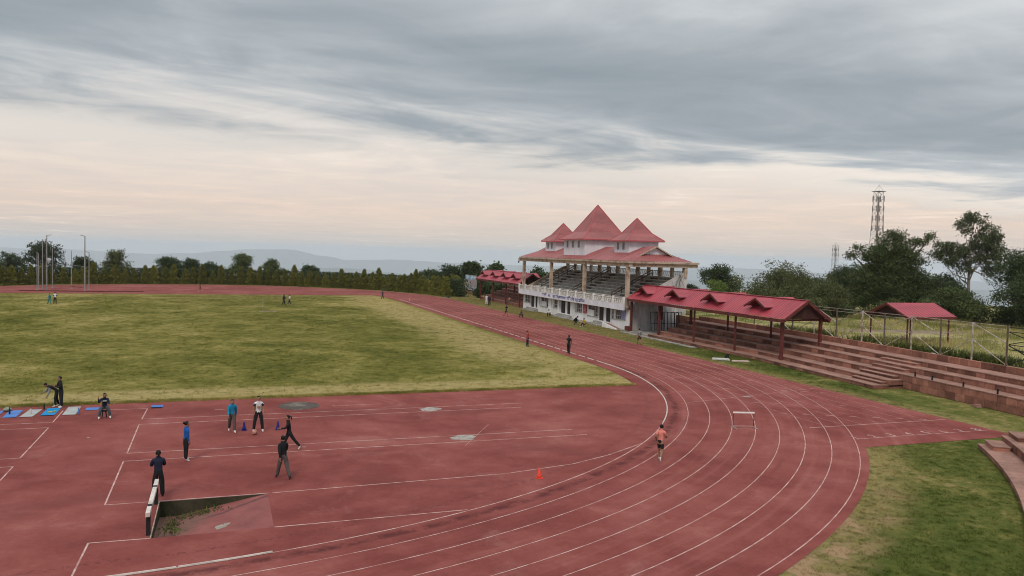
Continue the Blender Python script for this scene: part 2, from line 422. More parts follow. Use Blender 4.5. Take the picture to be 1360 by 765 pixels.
class MB:
    """collects shapes (in world coordinates) into ONE mesh object"""
    def __init__(self):
        self.v, self.f, self.m = [], [], []

    def add(self, vs, fs, mi=0):
        k = len(self.v)
        self.v += [tuple(p) for p in vs]
        self.f += [tuple(i + k for i in f) for f in fs]
        self.m += [mi] * len(fs)
        return self

    def box(self, x0, x1, y0, y1, z0, z1, mi=0):
        vs = [(x0, y0, z0), (x1, y0, z0), (x1, y1, z0), (x0, y1, z0), (x0, y0, z1), (x1, y0, z1), (x1, y1, z1), (x0, y1, z1)]
        return self.add(vs, [(3, 2, 1, 0), (4, 5, 6, 7), (0, 1, 5, 4), (1, 2, 6, 5), (2, 3, 7, 6), (3, 0, 4, 7)], mi)

    def bar(self, a, b, w, h, mi=0, up=(0, 0, 1)):
        a, b = Vector(a), Vector(b)
        d = (b - a).normalized()
        u = Vector(up)
        if abs(d.dot(u)) > 0.97:
            u = Vector((0, 1, 0))
        s = d.cross(u).normalized()
        u = s.cross(d)
        vs = [p + s * (w / 2) * i + u * (h / 2) * j for p in (a, b) for i, j in ((-1, -1), (1, -1), (1, 1), (-1, 1))]
        return self.add(vs, [(3, 2, 1, 0), (4, 5, 6, 7), (0, 1, 5, 4), (1, 2, 6, 5), (2, 3, 7, 6), (3, 0, 4, 7)], mi)

    def tube(self, pts, rs, n=8, mi=0):
        pts = [Vector(p) for p in pts]
        rings = []
        for i, p in enumerate(pts):
            d = (pts[min(i + 1, len(pts) - 1)] - pts[max(i - 1, 0)]).normalized()
            u = Vector((0, 0, 1)) if abs(d.z) < 0.9 else Vector((1, 0, 0))
            s = d.cross(u).normalized()
            u = s.cross(d)
            r = rs[i] if hasattr(rs, '__len__') else rs
            rings.append([p + (s * math.cos(a) + u * math.sin(a)) * r for a in (2 * math.pi * k / n for k in range(n))])
        vs = [q for rg in rings for q in rg]
        fs = []
        for i in range(len(rings) - 1):
            for k in range(n):
                fs.append((i * n + k, i * n + (k + 1) % n, (i + 1) * n + (k + 1) % n, (i + 1) * n + k))
        fs.append(tuple(range(n))[::-1])
        fs.append(tuple((len(rings) - 1) * n + k for k in range(n)))
        return self.add(vs, fs, mi)

    def lathe(self, prof, n=16, c=(0, 0, 0), mi=0, sx=1.0, sy=1.0):
        vs, fs = [], []
        for r, z in prof:
            for k in range(n):
                a = 2 * math.pi * k / n
                vs.append((c[0] + r * sx * math.cos(a), c[1] + r * sy * math.sin(a), c[2] + z))
        for i in range(len(prof) - 1):
            for k in range(n):
                fs.append((i * n + k, i * n + (k + 1) % n, (i + 1) * n + (k + 1) % n, (i + 1) * n + k))
        fs.append(tuple(range(n))[::-1])
        fs.append(tuple((len(prof) - 1) * n + k for k in range(n)))
        return self.add(vs, fs, mi)

    def poly(self, pts, mi=0):
        return self.add(pts, [tuple(range(len(pts)))], mi)

    def prism(self, poly, axis, a0, a1, mi=0):
        """extrude a 2-D polygon along an axis; poly is given in the two other axes in xyz order"""
        def mk(p, a):
            return {'x': (a, p[0], p[1]), 'y': (p[0], a, p[1]), 'z': (p[0], p[1], a)}[axis]
        n = len(poly)
        vs = [mk(p, a0) for p in poly] + [mk(p, a1) for p in poly]
        fs = [tuple(range(n))[::-1], tuple(range(n, 2 * n))] + [(i, (i + 1) % n, n + (i + 1) % n, n + i) for i in range(n)]
        return self.add(vs, fs, mi)

    def sheet(self, a, b, up, t0=0.0, t1=1.0, pitch=0.40, amp=0.045, mi=0):
        """profiled roof sheet: eave a-b, slope vector up; full height between t0 and t1 of the eave, ribs run up the slope"""
        a, b, up = Vector(a), Vector(b), Vector(up)
        L = (b - a).length
        nrm = (b - a).cross(up).normalized()
        if nrm.z < 0:
            nrm = -nrm
        n = max(6, int(L / (pitch / 2)))
        ss = sorted(set([i / n for i in range(n + 1)] + [t0, t1]))
        vs = []
        for i, s in enumerate(ss):
            h = 1.0
            if s < t0:
                h = s / t0
            elif s > t1:
                h = (1 - s) / (1 - t1)
            off = nrm * (amp if i % 2 else 0.0)
            p = a + (b - a) * s
            vs += [p + off, p + up * h + off]
        fs = [(2 * i, 2 * i + 2, 2 * i + 3, 2 * i + 1) for i in range(len(ss) - 1)]
        return self.add(vs, fs, mi)

    def build(self, name, mats, parent=None, smooth=False, loc=None):
        me = bpy.data.meshes.new(name)
        off = Vector(loc) if loc is not None else (Vector(parent.location) if parent is not None else Vector((0, 0, 0)))
        if parent is not None and parent.parent is not None and loc is None:
            off = off + Vector(parent.parent.location)
        me.from_pydata([tuple(Vector(p) - off) for p in self.v], [], self.f)
        for mm in (mats if isinstance(mats, (list, tuple)) else [mats]):
            me.materials.append(mm)
        if len(me.materials) > 1:
            me.polygons.foreach_set('material_index', self.m)
        bm = bmesh.new()
        bm.from_mesh(me)
        bmesh.ops.recalc_face_normals(bm, faces=bm.faces)
        bm.to_mesh(me)
        bm.free()
        if smooth:
            me.polygons.foreach_set('use_smooth', [True] * len(me.polygons))
        me.update()
        o = bpy.data.objects.new(name, me)
        COL.objects.link(o)
        if parent is not None:
            o.parent = parent
        elif loc is not None:
            o.location = loc
        return o


def link_copy(o, parent=None):
    c = o.copy()
    COL.objects.link(c)
    if parent is not None:
        c.parent = parent
    return c


def copy_tree(o, parent=None):
    c = o.copy()
    COL.objects.link(c)
    if parent is not None:
        c.parent = parent
    for ch in [k for k in o.children]:
        copy_tree(ch, c)
    return c


def fill(name, loops, z, material, parent=None):
    """flat sheet from an outline and holes"""
    lv = [[Vector((p[0], p[1], 0)) for p in lp] for lp in loops]
    tris = tessellate_polygon(lv)
    flat = [p for lp in lv for p in lp]
    me = bpy.data.meshes.new(name)
    fs = []
    for t in tris:
        a, b, c = (flat[i] for i in t)
        fs.append(t if (b - a).cross(c - a).z > 0 else (t[0], t[2], t[1]))
    me.from_pydata([(p.x, p.y, z) for p in flat], [], fs)
    me.materials.append(material)
    o = bpy.data.objects.new(name, me)
    COL.objects.link(o)
    if parent:
        o.parent = parent
    return o


def arc(cx, cy, r, a0, a1, n):
    """angles in degrees, measured from +Y towards +X"""
    return [(cx + r * math.sin(R(a0 + (a1 - a0) * i / n)), cy + r * math.cos(R(a0 + (a1 - a0) * i / n))) for i in range(n + 1)]


def ribbon(path, w, z):
    vs, fs = [], []
    n = len(path)
    for i, p in enumerate(path):
        a, b = path[max(i - 1, 0)], path[min(i + 1, n - 1)]
        d = Vector((b[0] - a[0], b[1] - a[1])).normalized()
        s = Vector((-d.y, d.x)) * w / 2
        vs += [(p[0] + s.x, p[1] + s.y, z), (p[0] - s.x, p[1] - s.y, z)]
        if i:
            fs.append((2 * i - 2, 2 * i - 1, 2 * i + 1, 2 * i))
    return vs, fs


def line(name, path, parent, w=0.055, z=0.004, material=None):
    return MB().add(*ribbon(path, w, z)).build(name, material or WHITE_LINE, parent)


def fast_mesh(name, verts, nper, material, parent=None, kind=None):
    """many separate small faces (nper corners each) in one mesh"""
    n = len(verts)
    me = bpy.data.meshes.new(name)
    me.vertices.add(n)
    me.vertices.foreach_set('co', np.asarray(verts, np.float32).ravel())
    me.loops.add(n)
    me.loops.foreach_set('vertex_index', np.arange(n, dtype=np.int32))
    me.polygons.add(n // nper)
    me.polygons.foreach_set('loop_start', np.arange(0, n, nper, dtype=np.int32))
    me.polygons.foreach_set('loop_total', np.full(n // nper, nper, np.int32))
    me.update(calc_edges=True)
    me.validate()
    me.materials.append(material)
    o = bpy.data.objects.new(name, me)
    COL.objects.link(o)
    if parent:
        o.parent = parent
    if kind:
        o['kind'] = kind
    return o

# ------------------------------------------------------------------ ground, track and pitch
U1 = 84.39                   # length of the straights
RK, LW, RO = 36.5, 1.22, 46.65
rng = np.random.default_rng(7)
random.seed(7)

outer = [(RO, U1), (RO, -29.5), (math.sqrt(RO ** 2 - 29.5 ** 2), -29.5)]
a_s = math.degrees(math.atan2(outer[-1][0], outer[-1][1]))
outer += arc(0, 0, RO, a_s, 270, 60)[1:] + arc(0, U1, RO, 270, 450, 72)[:-1]
infield = arc(0, 0, 35.25, 90, 107, 8) + arc(0, 0, 35.25, 253, 270, 8) + arc(0, U1, 35.25, 270, 287, 8) + arc(0, U1, 35.25, 433, 450, 8)
PIT = (4.1, 7.76, -33.48, -29.74)
pit_loop = [(PIT[0], PIT[2]), (PIT[1], PIT[2]), (PIT[1], PIT[3]), (PIT[0], PIT[3])]
track = fill('running_track', [outer, infield, pit_loop], 0.0, TRACK)
tag(track, 'red synthetic running track with its bends, start chute and infield aprons', 'running track', kind='structure')
inf2 = [(p[0] * 1.012, (p[1] - U1 / 2) * 1.006 + U1 / 2) for p in infield]
g_in = fill('grass_pitch', [inf2], -0.012, INFIELD)
tag(g_in, 'worn green and straw-coloured grass pitch inside the running track', 'grass pitch', kind='structure')
ring = arc(20, 40, 152, 0, 360, 96)[:-1]
inner = [(p[0] * 0.995, (p[1] - 20) * 0.997 + 20) for p in outer]
ground = fill('ground', [ring, inner], -0.015, VERGE)
tag(ground, 'mown green verge and ground around the running track', 'ground', kind='structure')

# lane lines: straights plus both bends
for k in range(1, 9):
    r = RK + LW * k
    path = [(r, y) for y in np.linspace(U1, 0, 30)] + arc(0, 0, r, 90, 270, 110)[1:] + [(-r, y) for y in np.linspace(0, U1, 30)][1:] + arc(0, U1, r, 270, 450, 110)[1:]
    line('lane_line', path, track, 0.038)
# the inner border: painted where the rail is missing
line('lane_line', arc(0, 0, RK, 124, 168, 50), track, 0.055)
line('lane_line', arc(0, 0, RK, 176, 270, 60) + [(-RK, y) for y in np.linspace(0, U1, 12)][1:] + arc(0, U1, RK, 270, 450, 110)[1:], track, 0.055)
FAINT = mat('worn_line_paint', (0.44, 0.27, 0.24), 0.8, 0.3, 2.6, second=(0.27, 0.095, 0.084), contrast=(0.38, 0.62))
# chute: straight lane lines carried on past the bend, the start lines, the lane numbers
for k in range(1, 9):
    v = RK + LW * k
    y0 = -math.sqrt(max(0.0, 46.2 ** 2 - v * v)) if v < 46.2 else -2.0
    line('chute_line', [(v, 0.0), (v, -25.1)], track, 0.04, 0.004, FAINT)
line('start_line', [(36.4, -25.12), (46.3, -25.12)], track, 0.06, 0.0055)
line('start_line', [(37.0, -27.95), (46.5, -27.95)], track, 0.05, 0.0055)
line('start_line', [(33.2, -17.3), (46.3, -14.2)], track, 0.06, 0.0055, FAINT)
for k in range(8):
    cu = bpy.data.curves.new('lane_number', 'FONT')
    cu.body = str(k + 1)
    cu.size = 0.74
    cu.align_x = 'CENTER'
    tmp = bpy.data.objects.new('lane_number', cu)
    COL.objects.link(tmp)
    bpy.context.view_layer.update()
    me = bpy.data.meshes.new_from_object(tmp.evaluated_get(bpy.context.evaluated_depsgraph_get()))
    bpy.data.objects.remove(tmp)
    o = bpy.data.objects.new('lane_number', me)
    me.materials.clear()
    me.materials.append(WHITE_LINE)
    COL.objects.link(o)
    o.scale = (1.0, 1.15, 1.0)
    o.location = (37.2 + LW * k, -27.9, 0.007)
    o.parent = track
# small stagger ticks across the lanes
for (u, v0, n) in ((-8.0, 38.4, 6), (-13.0, 39.2, 6), (-18.0, 38.0, 6), (-21.5, 37.3, 7)):
    for k in range(n):
        v = v0 + LW * k
        line('lane_tick', [(v, u - 0.55 * k), (v + 0.5, u - 0.55 * k - 0.08)], track, 0.05, 0.006)
for u in (33.0,):
    for k in range(8):
        v = RK + LW * (k + 0.5)
        line('lane_tick', [(v - 0.28, u), (v + 0.28, u)], track, 0.06, 0.006)

# runway boxes on the near apron
runs = [[(0.39, -12.25), (2.3, -12.3), (2.25, -15.12), (16.8, -15.18), (23.4, -15.1)],
        [(22.8, -16.35), (2.24, -16.42), (2.29, -22.34), (23.4, -22.46)],
        [(23.6, -23.74), (2.29, -23.69), (2.33, -29.66), (7.9, -29.69), (17.2, -29.45), (20.56, -28.75), (22.8, -27.75), (25.7, -25.95)],
        [(2.3, -36.3), (2.35, -33.43), (4.06, -33.49)], [(7.80, -33.47), (14.35, -33.45)],
        [(5.8, -13.35), (6.3, -13.4)], [(12.2, -13.6), (15.0, -13.6)],
        [(-1.88, -12.0), (-1.84, -15.0), (-30, -14.9)], [(-30, -16.15), (-1.8, -16.25), (-1.79, -22.15), (-29, -22.1)],
        [(-28, -23.45), (-1.75, -23.52), (-1.74, -29.6), (-20, -29.6)]]
for rn in runs:
    pts = []
    for a, b in zip(rn[:-1], rn[1:]):
        pts.append(a)
    pts.append(rn[-1])
    # break the corners so the ribbon stays square
    for a, b in zip(rn[:-1], rn[1:]):
        d = Vector((b[0] - a[0], b[1] - a[1])).normalized() * 0.02
        line('runway_line', [(a[0] - d.x, a[1] - d.y), (b[0] + d.x, b[1] + d.y)], track, 0.055, 0.0045)
line('runway_line', [(19.5, -20.3), (16.9, -24.6)], track, 0.02, 0.006)
for p in ([(20.2, 128.3), (23.2, 122.5)], [(-2, 104.5), (0.2, 112.0)], [(-40, 112.5), (-22, 113.0)], [(-15, 118), (14, 119.5)], [(-34, 98.0), (30, 99.0)]):
    line('runway_line', p, track, 0.10, 0.0045)
# throwing circle and two bare patches of concrete in the apron
mb = MB()
mb.lathe([(1.16, 0.0), (1.16, 0.012), (1.06, 0.013), (1.05, 0.006), (0.0, 0.006)], 40, (10.33, -13.2, 0.001))
circ = mb.build('throwing_circle', mat('circle_concrete', (0.20, 0.17, 0.15), 0.85, 0.4, 0.6, second=(0.075, 0.058, 0.05), contrast=(0.45, 0.62)))
tag(circ, 'grey concrete throwing circle in the red apron near the grass edge', 'throwing circle', kind='structure')


def patch(name, cx, cy, rx, ry, z, material, seed, rot=0.0, parent=None):
    rr = random.Random(seed)
    pts = []
    for i in range(18):
        a = 2 * math.pi * i / 18
        q = 1 + rr.uniform(-0.22, 0.22)
        x, y = rx * q * math.cos(a), ry * q * math.sin(a)
        pts.append((cx + x * math.cos(rot) - y * math.sin(rot), cy + x * math.sin(rot) + y * math.cos(rot), z))
    return MB().poly(pts).build(name, material, parent)


PATCHC = mat('bare_concrete', (0.38, 0.36, 0.33), 0.9, 0.3, 3.0, second=(0.22, 0.17, 0.15))
patch('bare_patch', 17.45, -15.75, 0.62, 0.55, 0.006, PATCHC, 3, 0.3, track)
patch('bare_patch', 17.35, -22.95, 0.62, 0.55, 0.006, PATCHC, 5, 0.1, track)
for i, (x, y, a, b) in enumerate(((9.7, -23.0, .09, .05), (0.3, -18.9, .08, .06), (39.0, -16.1, .3, .2))):
    patch('paint_speck', x, y, a, b, 0.006, PATCHC, 20 + i, 0.0, track)

# kerb rail: one child per length of rail
kerb = thing('kerb_rail', 'low white metal kerb rail along the inner edge of the track', 'kerb rail', (RK, 20, 0))


def kerb_piece(path, q=1.0):
    mb = MB()
    vs, fs = [], []
    n = len(path)
    for i, p in enumerate(path):
        a, b = path[max(i - 1, 0)], path[min(i + 1, n - 1)]
        d = Vector((b[0] - a[0], b[1] - a[1], 0)).normalized()
        s = Vector((-d.y, d.x, 0))
        P_ = Vector((p[0], p[1], 0))
        vs += [P_ - s * 0.038 * q + Vector((0, 0, 0.012)), P_ - s * 0.022 * q + Vector((0, 0, 0.055)), P_ + s * 0.022 * q + Vector((0, 0, 0.055)), P_ + s * 0.038 * q + Vector((0, 0, 0.012))]
        if i:
            k = 4 * i
            fs += [(k - 4, k - 3, k + 1, k), (k - 3, k - 2, k + 2, k + 1), (k - 2, k - 1, k + 3, k + 2)]
    fs += [(0, 1, 2, 3), (4 * n - 1, 4 * n - 2, 4 * n - 3, 4 * n - 4)]
    mb.add(vs, fs)
    for p in (path[0], path[n // 2], path[-1]):
        mb.box(p[0] - 0.02, p[0] + 0.02, p[1] - 0.02, p[1] + 0.02, 0.0, 0.012)
    mb.build('rail_length', RAIL, kerb)


y = 0.2
while y < U1 - 1.5:
    kerb_piece([(RK, y), (RK, y + 1.25)])
    y += 1.85
a = 90.0
while a < 123.5:
    kerb_piece(arc(0, 0, RK, a, a + 4.55, 4))
    a += 4.7
for a0 in (168.0, 172.2, 176.4, 180.6):
    kerb_piece(arc(0, 0, RK, a0, a0 + 4.12, 4), 0.7)

# ------------------------------------------------------------------ water-jump pit and barrier
PITM = bpy.data.materials.new('pit_floor')
PITM.use_nodes = True
t = NT(PITM.node_tree)
gp = t.new('ShaderNodeNewGeometry').outputs['Position']
gx, gy, gz = t.xyz(gp)
n_ = t.noise(gp, 1.3, 5.0, 0.65)
lim = t.math('ADD', gx, t.math('ADD', t.math('MULTIPLY', t.math('SUBTRACT', n_, 0.5), 1.1), t.math('MULTIPLY', gy, -0.30)))
red = t.ramp(t.noise(gp, 1.0, 5.0, 0.6), [(0.3, (0.16, 0.042, 0.039)), (0.6, (0.225, 0.063, 0.056)), (0.8, (0.26, 0.086, 0.076))])
drt = t.ramp(t.noise(gp, 2.1, 5.0, 0.65), [(0.3, (0.060, 0.040, 0.022)), (0.5, (0.135, 0.060, 0.044)), (0.75, (0.19, 0.075, 0.062))])
seam = t.math('SUBTRACT', 1.0, t.smooth(t.math('ABSOLUTE', t.math('SUBTRACT', t.math('SUBTRACT', gy, t.math('MULTIPLY', gx, 0.42)), t.math('ADD', -33.42, t.math('MULTIPLY', n_, 0.35)))), 0.05, 0.16))
red = t.mix(t.math('MULTIPLY', seam, 0.75), red, (0.075, 0.026, 0.026))
t.put(t.n['Principled BSDF'].inputs['Base Color'], t.mix(t.smooth(lim, 14.5, 15.2), drt, red))
t.n['Principled BSDF'].inputs['Roughness'].default_value = 0.9
mb = MB()
x0, x1, y0, y1 = PIT
nx, ny = 26, 22
vs = []
for i in range(nx + 1):
    for j in range(ny + 1):
        x, y = x0 + (x1 - x0) * i / nx, y0 + (y1 - y0) * j / ny
        t = (x - x0) / (x1 - x0)
        z = -0.56 if t < 0.16 else -0.56 * (1 - (t - 0.16) / 0.84) ** 1.05
        z += random.uniform(-0.012, 0.012) * (t < 0.8) * (0 < j < ny)
        # silt heaped against the barrier wall, higher on the near side
        z += max(0.0, 0.62 - t * 1.15) * (1 - j / ny) ** 0.8 * 0.55 * (0.97 + 0.06 * random.random())
        vs.append((x, y, min(z, -0.001)))
fs, ms = [], []
for i in range(nx):
    for j in range(ny):
        q = (i * (ny + 1) + j, (i + 1) * (ny + 1) + j, (i + 1) * (ny + 1) + j + 1, i * (ny + 1) + j + 1)
        mb.f.append(q)
        tt, ss = (i + .5) / nx, (j + .5) / ny
        mb.m.append(0)
mb.v = vs
pit = mb.build('water_jump_pit', PITM)
tag(pit, 'sunken earth-filled water jump pit sloping up to the red track', 'water jump pit', kind='structure')
PITW = mat('pit_wall', (0.062, 0.050, 0.034), 0.95, 0.4, 1.5, second=(0.028, 0.030, 0.014))
wb = MB()
t_ = 0.10
zb = -0.85
wb.poly([(x0, y1, -0.002), (x1, y1, -0.002), (x0, y1, zb)])
wb.poly([(x0, y0, -0.002), (x0, y1, -0.002), (x0, y1, zb), (x0, y0, zb)])
wb.poly([(x0, y0, -0.002), (x1, y0, -0.002), (x0, y0, zb)])
wb.build('pit_wall', PITW, pit)
tp = patch('torn_patch', 0, 0, 0.34, 0.20, 0.0, mat('torn_backing', (0.30, 0.27, 0.23), 0.9, 0.3, 3.0), 9, 0.4, pit)
tp.location = (6.15, -32.1, -0.276)
tp.rotation_euler = (0, R(-10.3), 0)

barrier = thing('steeplechase_barrier', 'heavy black and white steeplechase barrier at the edge of the pit', 'barrier', (4.0, -31.6, 0))
mb = MB()
segs = [(-33.42, -32.75, 0), (-32.75, -32.5, 1), (-32.5, -30.6, 0), (-30.6, -30.4, 1), (-30.4, -29.62, 0)]
for i, (a, b, k) in enumerate(segs):
    MB().box(3.925, 4.055, a + 0.001 * i, b, 0.655, 0.79).build('beam', RAIL if k == 0 else BLACK, barrier)
for yy in (-33.12, -29.95):
    MB().box(3.93, 4.05, yy - 0.10, yy + 0.10, 0.0, 0.655).build('post', BLACK, barrier)
MB().box(4.058, 4.09, -33.48, -29.74, -0.3, 0.012).build('edge_board', mat('old_timber', (0.34, 0.30, 0.24), 0.9, 0.4, 3.0), barrier)

# ------------------------------------------------------------------ land beyond, hills
tb = bpy.data.meshes.new('terrain')
rad = [148, 170, 200, 260, 400, 700, 1100, 1700, 2600, 4000, 7000, 12000, 27000]
zed = [-0.06, -2.5, -8, -24, -62, -140, -230, -340, -520, -720, -920, -1000, -1000]
nang = 96
vs, fs = [], []
for i, (r_, z_) in enumerate(zip(rad, zed)):
    for k in range(nang):
        a = 2 * math.pi * k / nang
        vs.append((20 + r_ * math.sin(a), 40 + r_ * math.cos(a), z_ + (random.uniform(-0.06, 0.06) * abs(z_) if 4 < i < 10 else 0)))
for i in range(len(rad) - 1):
    for k in range(nang):
        k2 = (k + 1) % nang
        fs.append((i * nang + k, i * nang + k2, (i + 1) * nang + k2, (i + 1) * nang + k))
tb.from_pydata(vs, [], fs)
HILLM = mat('wooded_land', (0.060, 0.078, 0.070), 0.95, 0.4, 0.004)
tb.materials.append(HILLM)
to = bpy.data.objects.new('terrain', tb)
COL.objects.link(to)
tag(to, 'low wooded country falling away far below the stadium', 'terrain', kind='structure')


def ridge(name, crest, depth, base, label, seed):
    """a range of hills: crest line (world points), slopes falling to both sides, broken by spurs"""
    rr = np.random.default_rng(seed)
    pts = [np.array(p, float) for p in crest]
    fine = []
    for a, b in zip(pts[:-1], pts[1:]):
        n = 10
        for i in range(n):
            s = i / n
            s2 = s * s * (3 - 2 * s)
            q = a + (b - a) * s
            q[2] = a[2] + (b[2] - a[2]) * s2
            fine.append(q)
    fine.append(pts[-1])
    fine = np.array(fine)
    jag = np.convolve(rr.normal(0, 1, len(fine) + 8), np.ones(5) / 5, 'same')[4:-4]
    fine[:, 2] += jag * depth * 0.0052
    d = np.gradient(fine[:, :2], axis=0)
    d /= np.linalg.norm(d, axis=1, keepdims=True)
    nr = np.stack([-d[:, 1], d[:, 0]], 1)
    rows = [-1.0, -0.7, -0.45, -0.22, -0.08, 0.0, 0.12, 0.4, 1.0]
    vs, fs = [], []
    for t in rows:
        fall = 1 - abs(t) ** 0.8
        spur = np.convolve(rr.normal(0, 1, len(fine) + 8), np.ones(4) / 4, 'same')[4:-4]
        for i, q in enumerate(fine):
            z = base + (q[2] - base) * fall + (spur[i] * 0.10 * (q[2] - base) * (0 < abs(t) < 1))
            vs.append((q[0] + nr[i, 0] * t * depth, q[1] + nr[i, 1] * t * depth, z if abs(t) < 1 else base - 1))
    n = len(fine)
    for j in range(len(rows) - 1):
        for i in range(n - 1):
            fs.append((j * n + i, j * n + i + 1, (j + 1) * n + i + 1, (j + 1) * n + i))
    me = bpy.data.meshes.new(name)
    me.from_pydata(vs, [], fs)
    me.polygons.foreach_set('use_smooth', [True] * len(fs))
    me.materials.append(HILLM)
    o = bpy.data.objects.new(name, me)
    COL.objects.link(o)
    tag(o, label, 'hills', kind='structure')


ridge('hills', [(-4376, 14825, -638), (-3266, 14425, -553), (-1046, 13620, -466), (283, 13137, -368), (1725, 12617, -318), (2948, 12170, -388), (3835, 11847, -338), (4503, 11600, -378), (7058, 10670, -363), (8945, 9980, -356), (10833, 9290, -383), (12833, 8560, -421)],
      2300, -1000, 'nearer blue ridge just above the hedge tops', 3)
ridge('hills', [(-7014, 23795, -301), (-5239, 23152, -218), (-3461, 22505, -223), (-1684, 21852, -276), (-796, 21532, -233), (90, 21212, -153), (990, 20890, -98), (1600, 20665, -73), (2400, 20365, -208), (2935, 20167, -293), (4000, 19780, -268), (5423, 19260, -301), (7023, 18675, -313), (11285, 17125, -243), (12530, 16670, -258), (14305, 16020, -301), (17328, 14915, -393), (20525, 13747, -413)],
      3600, -1000, 'pale hazy hill range with one broad summit on the horizon', 5)

# the raised field behind the terraces
fld = MB()
fx0, fz = 58.75, 2.0
fld.v = []
outl = [(54.9, -42), (57.43, -14), (58.69, 0), (fx0, 24.9), (61.6, 24.9), (61.6, 63), (fx0, 63), (fx0, 88), (112, 88), (124, 50), (126, -10), (110, -60), (53.28, -60)]
field = fill('field', [outl], fz, FIELDG)
tag(field, 'rough grassy field on the raised ground behind the terraces', 'field', kind='structure')
fw = MB()
for a, b in zip(outl, outl[1:] + outl[:1]):
    fw.poly([(a[0], a[1], fz - 0.001), (b[0], b[1], fz - 0.001), (b[0], b[1], -0.4), (a[0], a[1], -0.4)])
fw.build('bank', STONE, field)
patch('worn_path', 76, 3, 11, 2.0, fz + 0.004, mat('worn_earth', (0.23, 0.175, 0.125), 0.95, 0.3, 0.6), 12, -0.25, field)

# ------------------------------------------------------------------ grass blades


def blades(name, label, n, sampler, h, w, material, z0=0.0, lean=0.5):
    xy = sampler(n)
    n = len(xy)
    a = rng.uniform(0, 2 * math.pi, n)
    hh = h * rng.uniform(0.45, 1.25, n)
    ww = w * rng.uniform(0.6, 1.4, n)
    base = np.column_stack([xy, z0(xy[:, 0], xy[:, 1]) if callable(z0) else np.full(n, z0)])
    side = np.column_stack([np.cos(a), np.sin(a), np.zeros(n)]) * ww[:, None]
    ln = rng.normal(0, lean, (n, 2)) * hh[:, None]
    tip = base + np.column_stack([ln, hh])
    v = np.empty((n * 3, 3))
    v[0::3] = base - side
    v[1::3] = base + side
    v[2::3] = tip
    o = fast_mesh(name, v, 3, material)
    return tag(o, label, 'grass', kind='stuff')


def pit_z(x, y):
    t = (x - PIT[0]) / (PIT[1] - PIT[0])
    j = (y - PIT[2]) / (PIT[3] - PIT[2])
    z = np.where(t < 0.16, -0.56, -0.56 * np.clip(1 - (t - 0.16) / 0.84, 0, 1) ** 1.05)
    return np.minimum(z + np.clip(0.62 - t * 1.15, 0, None) * np.clip(1 - j, 0, 1) ** 0.8 * 0.55, -0.02)


def samp_poly(x0, x1, y0, y1, keep):
    def f(n):
        p = np.column_stack([rng.uniform(x0, x1, n), rng.uniform(y0, y1, n)])
        return p[keep(p[:, 0], p[:, 1])]
    return f


def clumped(x0, x1, y0, y1, keep, per, rad):
    def f(n):
        c = np.column_stack([rng.uniform(x0, x1, n // per), rng.uniform(y0, y1, n // per)])
        p = np.repeat(c, per, 0) + rng.normal(0, 1, (len(c) * per, 2)) * rad * np.repeat(rng.uniform(0.4, 1.3, (len(c), 1)), per, 0)
        return p[keep(p[:, 0], p[:, 1])]
    return f


def in_pitch(x, y):
    d = np.where(y < 0, np.hypot(x, y), np.where(y > U1, np.hypot(x, y - U1), np.abs(x)))
    return (d < 35.3) & (y > -10.45) & (y < 94.85)


def in_verge(x, y):
    r = np.where(y < 0, np.hypot(x, y), np.where(y > U1, np.hypot(x, y - U1), np.abs(x)))
    chute = (x > 35.9) & (x < RO + 0.02) & (y > -29.55) & (y < 5)
    return (r > RO - 0.03) & (r < 52.0) & ~chute & (x > 10)


blades('grass', 'short patchy grass covering the pitch inside the track', 170000, clumped(-36, 36, -10.5, 95, in_pitch, 11, 0.22), 0.085, 0.026, INFIELD_B, -0.012, 0.7)
blades('grass', 'longer grass edging the pitch along the red apron', 22000, samp_poly(-20, 34, -10.62, -9.7, lambda x, y: np.hypot(x, y) < 35.4), 0.10, 0.02, INFIELD_B, -0.012, 0.6)
blades('grass', 'mown grass on the verge between track and terraces', 320000, clumped(22, 52.2, -49, 2, in_verge, 14, 0.10), 0.05, 0.012, VERGE_B, -0.015, 0.8)
blades('grass', 'thin grass on the strip in front of the grandstand', 40000, samp_poly(46.6, 52.0, 0, 105, in_verge), 0.06, 0.025, VERGE_B, -0.015, 0.8)
blades('grass', 'tall dry grass growing in the raised field behind the fence', 60000, samp_poly(58.9, 98, -30, 24.5, lambda x, y: (np.sin(x * 0.33 + y * 0.21) + np.sin(y * 0.47 - x * 0.12) + 0.9 * rng.normal(size=len(x)) > 0.35) | (x > 80)), 0.42, 0.03, FIELDG_B, fz, 0.35)
WEED = leaf_mat('weed_leaf', (0.045, 0.062, 0.014), (0.13, 0.14, 0.034))
blades('weeds', 'rank green weeds along the foot of the wire fence', 3500, lambda n: np.column_stack([59.2 + np.abs(rng.normal(0, 0.7, n)) - 0.02, np.concatenate([rng.normal(c, 1.0, n // 7) for c in (-18.5, -16.2, -13.0, -9.5, -5.0, 1.0, 6.0)])[:n] if n % 7 == 0 else rng.uniform(-20, 6, n)]), 0.65, 0.045, WEED, fz, 0.4)
blades('weeds', 'green weeds sprouting from the pit floor by the barrier', 260, lambda n: np.column_stack([np.concatenate([rng.normal(4.55, 0.16, n // 2), rng.normal(5.4, 0.45, n - n // 2)]), np.concatenate([rng.normal(-31.4, 0.6, n // 2), rng.normal(-30.2, 0.16, n - n // 2)])]), 0.13, 0.028, WEED, pit_z, 0.7)

# ------------------------------------------------------------------ stone terraces along the straight
DR = 0.09                                # the terraces swing in slightly past the end of the shed


def sh(u):
    return DR * min(0.0, u)


